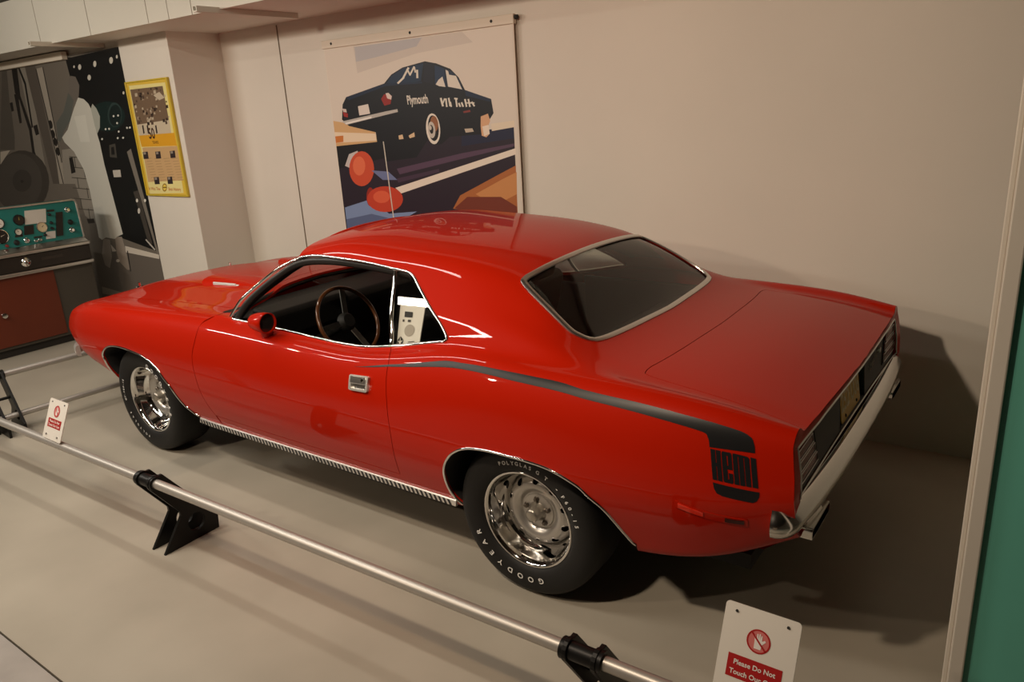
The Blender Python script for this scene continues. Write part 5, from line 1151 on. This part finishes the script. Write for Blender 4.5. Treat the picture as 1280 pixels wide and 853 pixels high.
# soffit with its face panels
sof = struct(MB().box((-7.0, .36, 2.612), (7.0, 1.235, ZC)), 'soffit', WALL, 'white panelled soffit along the top of the wall')
xs = [-7.0, -5.45, -4.6, -3.78, -2.936, -2.09, -1.25, -.985, -.70, .15, 1.0, 1.85, 2.7, 3.55, 4.4, 5.25, 6.1, 7.0]
PAN = mat('soffit_panel', sr(214, 208, 194), .55)
for a, b_ in zip(xs[:-1], xs[1:]):
    MB().box((a+.004, .332, 2.600), (b_-.004, .358, ZC)).build('panel', PAN, sof)
for x0 in (-2.79, -.43):
    tag(MB().prism([(0, 0), (.045, 0), (.045, .035), (.038, .035), (.038, .007), (.007, .007), (.007, .035), (0, .035)], lambda a, b, d, x0=x0: (x0+a, d, 2.576+b), .16, .98).build('ceiling_channel', PAN),
        'slim pale channel bar under the soffit %s' % ('near the banner' if x0 > -1 else 'above the photo mural'), 'track', kind='structure')
# teal partition with pale edge trim
struct(MB().box((4.236, -.93, 0), (7.0, -.86, ZC)), 'partition', mat('teal_paint', sr(100, 178, 160), .5, noise=(2, .03)), 'teal painted partition wall')
tr_ = MB(); tr_.box((4.200, -.945, 0), (4.236, -.86, ZC)); 
t1 = struct(tr_, 'trim_1', mat('trim_paint', sr(206, 198, 186), .5), 'pale edge trim of the teal partition', .004)
MB().box((4.187, -.925, 0), (4.1995, -.86, ZC)).build('trim_bead', mat('trim_paint', sr(206, 198, 186), .5), t1, bevel=.003)

# ---------------------------------------------------------------- flat prints
def print_sheet(name, y, base_rgb, outline, layers, parent, rough=.5, dirv=-1):
    """one flat triangulated sheet whose faces take the ink of the topmost shape drawn there"""
    polys = [(base_rgb, outline)]+layers; V = []; E = []
    lo = np.min(outline, 0)+1e-4; hi = np.max(outline, 0)-1e-4
    for col, P in polys:
        P = [tuple(np.clip(q, lo, hi)) for q in P] if P is not outline else P
        k = len(V); n = len(P); V += [Vector(q) for q in P]; E += [(k+i, k+(i+1) % n) for i in range(n)]
    v, e, f, *_ = delaunay_2d_cdt(V, E, [], 0, 1e-5)
    v = np.array([tuple(q) for q in v]); c = np.array([v[list(t)].mean(0) for t in f]); top = np.full(len(f), -1)
    for i, (col, P) in enumerate(polys): top[in_poly(P, c)] = i
    keep = [i for i in range(len(f)) if top[i] >= 0]
    cols = sorted({polys[top[i]][0] for i in keep}); mi = {q: i for i, q in enumerate(cols)}
    mb = MB(); mb.add([(a, y, b) for a, b in v], [tuple(f[i]) for i in keep]); mb.m = [mi[polys[top[i]][0]] for i in keep]
    me = bpy.data.meshes.new(name); me.from_pydata(mb.v, [], mb.f)
    for q in cols: me.materials.append(flat(*q, rough=rough))
    me.polygons.foreach_set('material_index', mb.m); me.update()
    o = bpy.data.objects.new(name, me); return link(o, parent)
def wall_text(name, body, x, z, size, y, m, parent, slant=0.0, sx=1.0, bold=False):
    V, F = text_polys(body, size, bold); return MB().add([(x+a*sx+b*slant, y, z+b) for a, b in V], F).build(name, m, parent)
# drag-racing banner on its rail
BN = empty('wall_banner', (.48, 1.21, .93), 'large hanging banner photo of a dark drag-racing sedan on a strip', 'banner')
MB().box((-.400, 1.1985, .93), (1.362, 1.204, 2.425)).build('banner_cloth', flat(228, 216, 200), BN)
print_sheet('banner_print', 1.1975, (222, 210, 196), [(-.392, .94), (1.354, .94), (1.354, 2.365), (-.392, 2.365)], PRINTS['banner'], BN)
wall_text('banner_lettering', 'Plymouth', .405, 1.935, .085, 1.1965, flat(228, 220, 208), BN, -.08, .62, True)
MB().box((-.408, 1.185, 2.372), (1.372, 1.218, 2.430)).build('banner_rail', mat('rail_cream', sr(222, 210, 192), .5), BN, bevel=.004)
for x in (-.30, .50, 1.20): MB().lathe([(0, .003), (.009, .003), (.010, 0)], lambda a, b, o, x=x: (x+a, 1.185-o, 2.402+b), 10).build('rail_screw', M_DARK, BN)
MB().lathe([(0, .02), (.014, .02), (.014, 0)], lambda a, b, o: (1.372+o, 1.205+a, 2.41+b), 10).build('rail_end_cap', M_DARK, BN)
# photo mural
MU = empty('photo_mural', (-4.6, .76, 0), 'tall black and white photo mural of a person in a white coat at test machines', 'mural')
MB().box((-6.6, .748, 0), (-2.478, .774, 2.56)).build('mural_board', flat(60, 54, 48), MU)
print_sheet('mural_print', .7465, (104, 96, 86), [(-6.59, .01), (-2.479, .01), (-2.479, 2.555), (-6.59, 2.555)], PRINTS['mural'], MU)
MB().box((-6.6, .70, 2.53), (-3.40, .747, 2.60)).build('mural_top_rail', mat('rail_cream', sr(222, 210, 192), .5), MU)
# yellow framed poster
CP = empty('framed_poster', (-2.12, .74, 1.3), 'narrow yellow framed anniversary poster hung on the white column', 'poster')
print_sheet('poster_print', .7295, (226, 190, 70), [(-2.435, 1.310), (-1.808, 1.310), (-1.808, 2.255), (-2.435, 2.255)], PRINTS['calendar'], CP, .35)
wall_text('poster_lettering', '50', -2.235, 1.79, .125, .7285, flat(70, 40, 20), CP, 0, .8, True)
wall_text('poster_lettering', 'YEARS', -2.20, 1.745, .035, .7285, flat(120, 80, 20), CP)
wall_text('poster_lettering', 'It Was The', -2.40, 1.345, .040, .7285, flat(196, 90, 40), CP, 0, 1)
wall_text('poster_lettering', 'Best History', -2.085, 1.345, .040, .7285, flat(196, 90, 40), CP, 0, .95)
fr2 = [(-2.442, 1.302), (-1.802, 1.302), (-1.802, 2.262), (-2.442, 2.262)]
MB().band([(x, .732, z) for x, z in fr2], [(0, -1, 0)]*4, .022, .012, True, prof=[(-.5, -.9), (-.5, .8), (-.3, 1), (.3, 1), (.5, .8), (.5, -.9)]).build('poster_frame', mat('frame_yellow', sr(206, 178, 50), .35), CP)
MB().box((-2.44, .7305, 1.305), (-1.804, .744, 2.26)).build('poster_backing', flat(90, 80, 40), CP)

# ---------------------------------------------------------------- teal test console
CX = -3.10
CN = empty('test_console', (-3.4, -.25, 0), 'vintage test console with teal gauge panel, chrome trim and rust-red door', 'console')
GREY = mat('console_grey', sr(74, 68, 60), .45); RUST = mat('console_rust', sr(104, 44, 24), .42, noise=(6, .05)); TEAL = mat('console_teal', sr(30, 116, 110), .38)
MB().box((CX-.55, -1.0, .07), (CX-.012, .425, .70)).build('cabinet', GREY, CN, bevel=.006)
MB().box((CX-.54, -.99, 0), (CX-.04, .41, .07)).build('plinth', mat('plinth_dark', sr(40, 36, 32), .6), CN)
dr = MB().box((CX-.012, -.62, .10), (CX+.004, .068, .70)).build('door', RUST, CN, bevel=.004)
MB().lathe([(0, .03), (.022, .028), (.026, .02), (.018, .01), (.02, 0)], lambda a, b, o: (CX+.004+o, -.415+a, .385+b), 20).build('door_knob', M_CHROME, dr, smooth=40)
bd_ = MB().box((CX-.55, -1.0, .735), (CX+.02, .425, .872)).build('band_panel', mat('band_dark', sr(44, 38, 33), .35), CN, bevel=.01)
MB().lathe([(0, .014), (.012, .013), (.018, .006), (.032, .009), (.040, .004), (.042, 0)], lambda a, b, o: (CX+.02+o, -.145+a, .808+b), 24).build('roundel', M_CHROME, bd_, smooth=30)
MB().box((CX+.0205, -.01, .80), (CX+.022, .17, .825)).build('nameplate', mat('nameplate_dark', sr(58, 50, 44), .3), bd_)
for z0, z1, nm in ((.700, .735, 'lower_chrome_trim'), (.872, .905, 'upper_chrome_trim')):
    MB().box((CX-.55, -1.005, z0), (CX+.04, .432, z1)).build(nm, M_SATIN, CN, bevel=.012, segs=3)
MB().add([(CX+.036, -1.0, .905), (CX+.036, .415, .905), (CX-.02, .405, .945), (CX-.02, -1.0, .945)], [(0, 1, 2, 3)]).build('sloped_ledge', M_SATIN, CN)
def cpt(y, z, o=0.0):
    """point on the leaning teal panel"""
    return (CX-.02-.12*(z-.94)+o, y, z)
MB().prism([(-1.0, .935), (.402, .935), (.412, 1.262), (.400, 1.278), (-1.0, 1.278)], lambda a, b, d: cpt(a, b, d), -.25, 0).build('gauge_panel', TEAL, CN)
MB().band([cpt(a, b, .002) for a, b in ((-1.0, 1.285), (.39, 1.285), (.412, 1.277), (.420, 1.258), (.408, .94))], [(1, 0, .1)]*5, .018, .010).build('panel_chrome_edge', M_SATIN, CN)
DK = flat(34, 30, 26, .35)
def dial(y, z, r, face, rim=M_CHROME, needle=(30, 24, 20), ang=.6):
    g = MB().lathe([(0, .006), (r*.86, .006)], lambda a, b, o: cpt(y+a, z+b, o), 24).build('gauge', face, CN)
    MB().lathe([(r*.85, .004), (r*.9, .013), (r*.98, .012), (r*1.02, 0)], lambda a, b, o: cpt(y+a, z+b, o), 24).build('gauge_rim', rim, g, smooth=40)
    c_, s_ = math.cos(ang), math.sin(ang); MB().add([cpt(y-s_*.003, z+c_*.003, .008), cpt(y+c_*r*.7, z+s_*r*.7, .008), cpt(y+s_*.003, z-c_*.003, .008)], [(0, 1, 2)]).build('needle', flat(*needle), g)
def yz(px, py):   # gauge positions on the panel
    return (-.229+px*.00090+(.0*py), 1.262-(py-160)*.00095-px*.00006)
def P_(px, py):
    u = px/782; y = -.232+u*.69-(py-160)/430*.085; z = 1.272-(py-160)/430*.352-u*.02; return y, z
y, z = P_(185, 278); dial(y, z, .046, flat(44, 38, 32, .3), mat('gauge_black', (.01, .01, .01), .3), (200, 180, 90), 1.5)
y, z = P_(395, 380); dial(y, z, .046, flat(214, 196, 160, .3), M_SATIN, (40, 30, 20), .7)
y, z = P_(0, 288); dial(y, z, .046, flat(226, 220, 210, .3), mat('gauge_black', (.01, .01, .01), .3), (150, 40, 30), -.6)
y, z = P_(15, 425); dial(y, z, .062, flat(34, 30, 26, .3), M_CHROME, (200, 190, 170), .3)
y, z = P_(175, 400); dial(y, z, .030, flat(220, 214, 200, .3), mat('gauge_black', (.01, .01, .01), .3), (40, 30, 20), 1.9)
def plate(px0, py0, px1, py1, m, nm, o=.004):
    ya, za = P_(px0, py0); yb, zb = P_(px1, py0); yc, zc_ = P_(px1, py1); yd, zd = P_(px0, py1)
    MB().add([cpt(ya, za, o), cpt(yb, zb, o), cpt(yc, zc_, o), cpt(yd, zd, o), cpt(ya, za), cpt(yb, zb), cpt(yc, zc_), cpt(yd, zd)], [(0, 1, 2, 3), (0, 4, 5, 1), (1, 5, 6, 2), (2, 6, 7, 3), (3, 7, 4, 0)]).build(nm, m, CN)
plate(240, 190, 440, 335, flat(206, 200, 190), 'notice_card'); plate(435, 435, 525, 512, flat(204, 198, 190), 'notice_card')
plate(230, 345, 318, 440, DK, 'dark_screen', .006); plate(535, 240, 600, 495, DK, 'switch_column', .008)
plate(145, 430, 215, 452, DK, 'meter_base'); plate(318, 470, 395, 486, DK, 'meter_base'); plate(450, 205, 520, 226, DK, 'meter_base')
for px, py, m in ((650, 225, M_CHROME), (678, 362, M_BLACK), (690, 448, M_CHROME), (488, 345, M_BLACK), (68, 528, flat(120, 40, 36, .3)), (158, 508, M_BLACK), (250, 498, M_CHROME), (335, 515, M_SATIN), (375, 508, M_SATIN), (495, 405, M_BLACK), (470, 255, M_BLACK), (425, 465, M_BLACK)):
    y, z = P_(px, py); r = .017 if px > 600 or 140 < px < 260 else .010
    MB().lathe([(0, .028), (r*.8, .027), (r, .020), (r*1.05, .006), (r*1.4, .003), (r*1.45, 0)], lambda a, b, o: cpt(y+a, z+b, o), 16).build('knob', m, CN, smooth=40)

# ---------------------------------------------------------------- rail barrier
ALU = mat('brushed_tube', (.50, .47, .43), .42, .6); BKT = mat('bracket_black', (.007, .0066, .006), .4, spec=.3)
def ry(x): return -1.505+.0205*x
RZ = .360
def tube_thing(p0, p1, label, r=.0215):
    a = Vector(p0); b = Vector(p1); o = MB().tube([a, b], r, 24).build('barrier_tube', ALU, smooth=40); return tag(o, label, 'tube')
tube_thing((-1.35, ry(-1.35), RZ), (4.7, ry(4.7), RZ), 'long silver barrier tube running along the driver side of the car')
tube_thing((-1.3404, -1.32, RZ), (-1.182, .66, RZ), 'upper silver barrier tube crossing in front of the car nose')
tube_thing((-1.1712, -1.30, .115), (-1.0144, .66, .115), 'lower silver barrier tube crossing in front of the car nose', .0195)
# bracket profile: (distance inwards from the tube, height)
PROF = [(-.035, -.0)]
def bracket(origin, inward, along, label, gap=.095, hc=(.155, .088)):
    """two black plates that cradle the tube; origin is the floor point under the tube"""
    o_ = Vector(origin); iv = Vector(inward).normalized(); av = Vector(along).normalized()
    root = empty('barrier_bracket', origin, label, 'bracket', 'black rail brackets')
    out = [(-.025, 0), (.262, 0), (.268, .070), (.040, .388)]
    for i in range(9):
        a = math.radians(50+i*20); out.append((.036*math.cos(a), RZ+.036*math.sin(a)))
    out += [(.085, .172), (.086, .150)]
    def fn(dd):
        return lambda a, b, d: o_+iv*a+Vector((0, 0, b))+av*(dd+d)
    hole = [(hc[0]+(.036 if hc[1] > .1 else .043)*math.cos(2*math.pi*i/20), hc[1]+(.036 if hc[1] > .1 else .043)*math.sin(2*math.pi*i/20)) for i in range(20)]
    ring_h = [(.0232*math.cos(2*math.pi*i/20), RZ+.0232*math.sin(2*math.pi*i/20)) for i in range(20)]
    for dd in (-gap/2, gap/2):
        V = [Vector(q) for q in out+hole+ring_h]; n = len(out); h = len(hole)
        E = [(i, (i+1) % n) for i in range(n)]+[(n+i, n+(i+1) % h) for i in range(h)]+[(n+h+i, n+h+(i+1) % h) for i in range(h)]
        v, e, f, *_ = delaunay_2d_cdt(V, E, [], 0, 1e-6); v = [tuple(q) for q in v]
        c = np.array([np.mean([v[i] for i in t], 0) for t in f]); ok = in_poly(out, c) & ~in_poly(hole, c) & ~in_poly(ring_h, c)
        f = [tuple(t) for t, k in zip(f, ok) if k]; mb = MB(); g = fn(dd); th = .008; m_ = len(v)
        W = [g(a, b, -th) for a, b in v]+[g(a, b, th) for a, b in v]; F = f+[tuple(m_+i for i in t[::-1]) for t in f]
        for a, b in E: F.append((a, b, m_+b, m_+a))
        mb.add(W, F).build('plate', BKT, root, bevel=.002)
    c0 = o_+Vector((0, 0, RZ))
    def ann(d0, d1, ro, nm):
        pr = [(.0232, d0), (ro, d0), (ro, d1), (.0232, d1)]
        MB().lathe(pr, lambda a, b, o: c0+iv*a+Vector((0, 0, b))+av*o, 24, True).build(nm, BKT, root, smooth=40)
    ann(-gap/2+.0085, gap/2-.0085, .028, 'sleeve')
    MB().tube([o_+iv*.10+Vector((0, 0, .225))-av*(gap/2), o_+iv*.10+Vector((0, 0, .225))+av*(gap/2)], .010, 12).build('spacer_bolt', BKT, root, smooth=40)
    for sgn in (-1, 1):
        ann(sgn*(gap/2+.0085), sgn*(gap/2+.020), .033, 'collar')
    return root
for x, lb in ((-1.26, 'black plate bracket holding the long tube at the corner with the crossing tubes'), (1.098, 'black plate bracket holding the long tube midway beside the car'), (3.335, 'black plate bracket holding the long tube beside the white sign')):
    bracket((x, ry(x), 0), (-.0205, 1, 0), (1, .0205, 0), lb)
bracket((-1.330, -1.19, 0), (1, -.08, 0), (.08, 1, 0), 'black plate bracket carrying both crossing tubes before the car nose', hc=(.178, .115))
def sign(x0, w, zb, h, lean, label):
    root = empty('warning_sign', (x0+w/2, ry(x0)-.0, RZ), label, 'sign', 'do not touch signs on the rail')
    yb = ry(x0)-.012; up = Vector((0, math.sin(lean), math.cos(lean))); nr = Vector((0, -math.cos(lean), math.sin(lean)))
    o_ = Vector((x0+w/2, yb, zb))
    def g(a, b, d=0.0): return o_+Vector((1, 0, 0))*a+up*b+nr*d
    MB().prism([(a, b+h/2) for a, b in rounded(w, h, .010, 3)], lambda a, b, d: g(a, b, d), -.002, .002).build('sign_plate', mat('sign_white', sr(232, 226, 216), .35), root)
    RED = flat(176, 34, 34, .4); cy = h*.66; k = w/.19
    MB().add([g(a, b, .0028) for a, b in ((-.068*k, h*.30), (.068*k, h*.30), (.068*k, h*.52), (-.068*k, h*.52))], [(0, 1, 2, 3)]).build('red_band', RED, root)
    for body, b0 in (('Please Do Not', h*.43), ('Touch Our Cars', h*.335)):
        V, F = text_polys(body, .0175*k, True, 1.0, 'CENTER'); MB().add([g(a, b0+b, .0034) for a, b in V], F).build('sign_lettering', flat(236, 230, 222, .4), root)
    m1 = MB(); n = 40; r0, r1 = .026*k, .030*k
    V = [g(r*math.cos(2*math.pi*i/n), cy+r*math.sin(2*math.pi*i/n)+.012, .0028) for i in range(n) for r in (r0, r1)]
    m1.add(V, [(2*i, 2*i+1, (2*i+3) % (2*n), (2*i+2) % (2*n)) for i in range(n)]).build('prohibition_ring', RED, root)
    MB().add([g(r1*.93*math.cos(2*math.pi*i/24), cy+.012+r1*.93*math.sin(2*math.pi*i/24), .0024) for i in range(24)], [tuple(range(24))]).build('ring_field', flat(214, 120, 116, .4), root)
    hand = [(-.010, -.020), (.008, -.020), (.010, -.006), (.019, .004), (.016, .008), (.009, .003), (.008, .017), (.0055, .017), (.004, .006), (.003, .021), (0, .021), (-.0005, .007), (-.003, .020), (-.006, .019), (-.0055, .005), (-.009, .014), (-.0115, .013), (-.010, -.004)]
    MB().add([g(a*k*.95, cy+.012+b*k*.95, .0030) for a, b in hand], [tuple(range(len(hand)))]).build('hand_symbol', flat(240, 232, 226, .4), root)
    MB().add([g(a*k, cy+.012+b*k, .0036) for a, b in ((-.0205, .0175), (-.0175, .0205), (.0205, -.0175), (.0175, -.0205))], [(0, 1, 2, 3)]).build('prohibition_slash', RED, root)
    for sgn in (-1, 1):
        MB().lathe([(0, .003), (.0035, .003), (.0037, 0)], lambda a, b, d, sgn=sgn: g(sgn*w*.34+a, h*.925+b, .002+d), 10).build('rivet', M_DARK, root)
        MB().lathe([(0, .005), (.005, .004), (.006, 0)], lambda a, b, d, sgn=sgn: g(sgn*w*.30+a, .022+b, .002+d), 10).build('clip_screw', M_SATIN, root)
    return root
sign(.152, .19, .385, .205, .425, 'small do not touch sign clipped to the tube beside the front wheel')
sign(3.715, .19, .388, .262, .42, 'white do not touch sign with red hand symbol on the tube behind the car')

# ---------------------------------------------------------------- placard inside the quarter window
def placard():
    root = empty('window_placard', (2.07, -.72, .93), 'white information placard propped inside the rear quarter window', 'placard')
    p, n = on('rear', T['card'], -1, -.030); tl, tr_c, br, bl = (np.array(q) for q in p); nr = np.array(n[0])
    def g(u, v, d=0): return Vector((bl*(1-u)+br*u)*(1-v)+(tl*(1-u)+tr_c*u)*v+nr*d)
    def q(u0, v0, u1, v1, col, nm, d=.002): MB().add([g(u0, v0, d), g(u1, v0, d), g(u1, v1, d), g(u0, v1, d)], [(0, 1, 2, 3)]).build(nm, flat(*col), root)
    MB().prism([(0, 0), (1, 0), (1, 1), (0, 1)], lambda u, v, d: g(u, v, d), -.003, .001).build('card', flat(232, 226, 216), root)
    q(.22, .62, .55, .74, (34, 28, 24), 'photo_print'); q(.16, .52, .24, .57, (60, 50, 44), 'photo_print'); q(.38, .52, .50, .57, (60, 50, 44), 'photo_print')
    E = [(.50+.22*math.cos(t), .34+.13*math.sin(t)) for t in np.linspace(0, 2*math.pi, 20, endpoint=False)]
    MB().add([g(u, v, .0018) for u, v in E], [tuple(range(20))]).build('photo_print', flat(176, 166, 154), root)
    # five-pointed star emblem in a dark pentagon
    c0 = (.15, .10); pent = [(c0[0]+.155*math.sin(2*math.pi*i/5), c0[1]+.125*math.cos(2*math.pi*i/5)) for i in range(5)]
    MB().add([g(u, v, .002) for u, v in pent], [tuple(range(5))]).build('emblem_field', flat(24, 20, 20), root)
    star = [(c0[0]+(.15 if i % 2 == 0 else .035)*math.sin(math.pi*i/5), c0[1]+(.12 if i % 2 == 0 else .028)*math.cos(math.pi*i/5)) for i in range(10)]
    MB().add([g(u, v, .003) for u, v in star], [tuple(range(10))]).build('emblem_star', flat(230, 222, 210), root)
    q(.50, .08, .78, .10, (90, 80, 72), 'small_print'); q(.50, .05, .74, .065, (90, 80, 72), 'small_print')
    return root
placard()
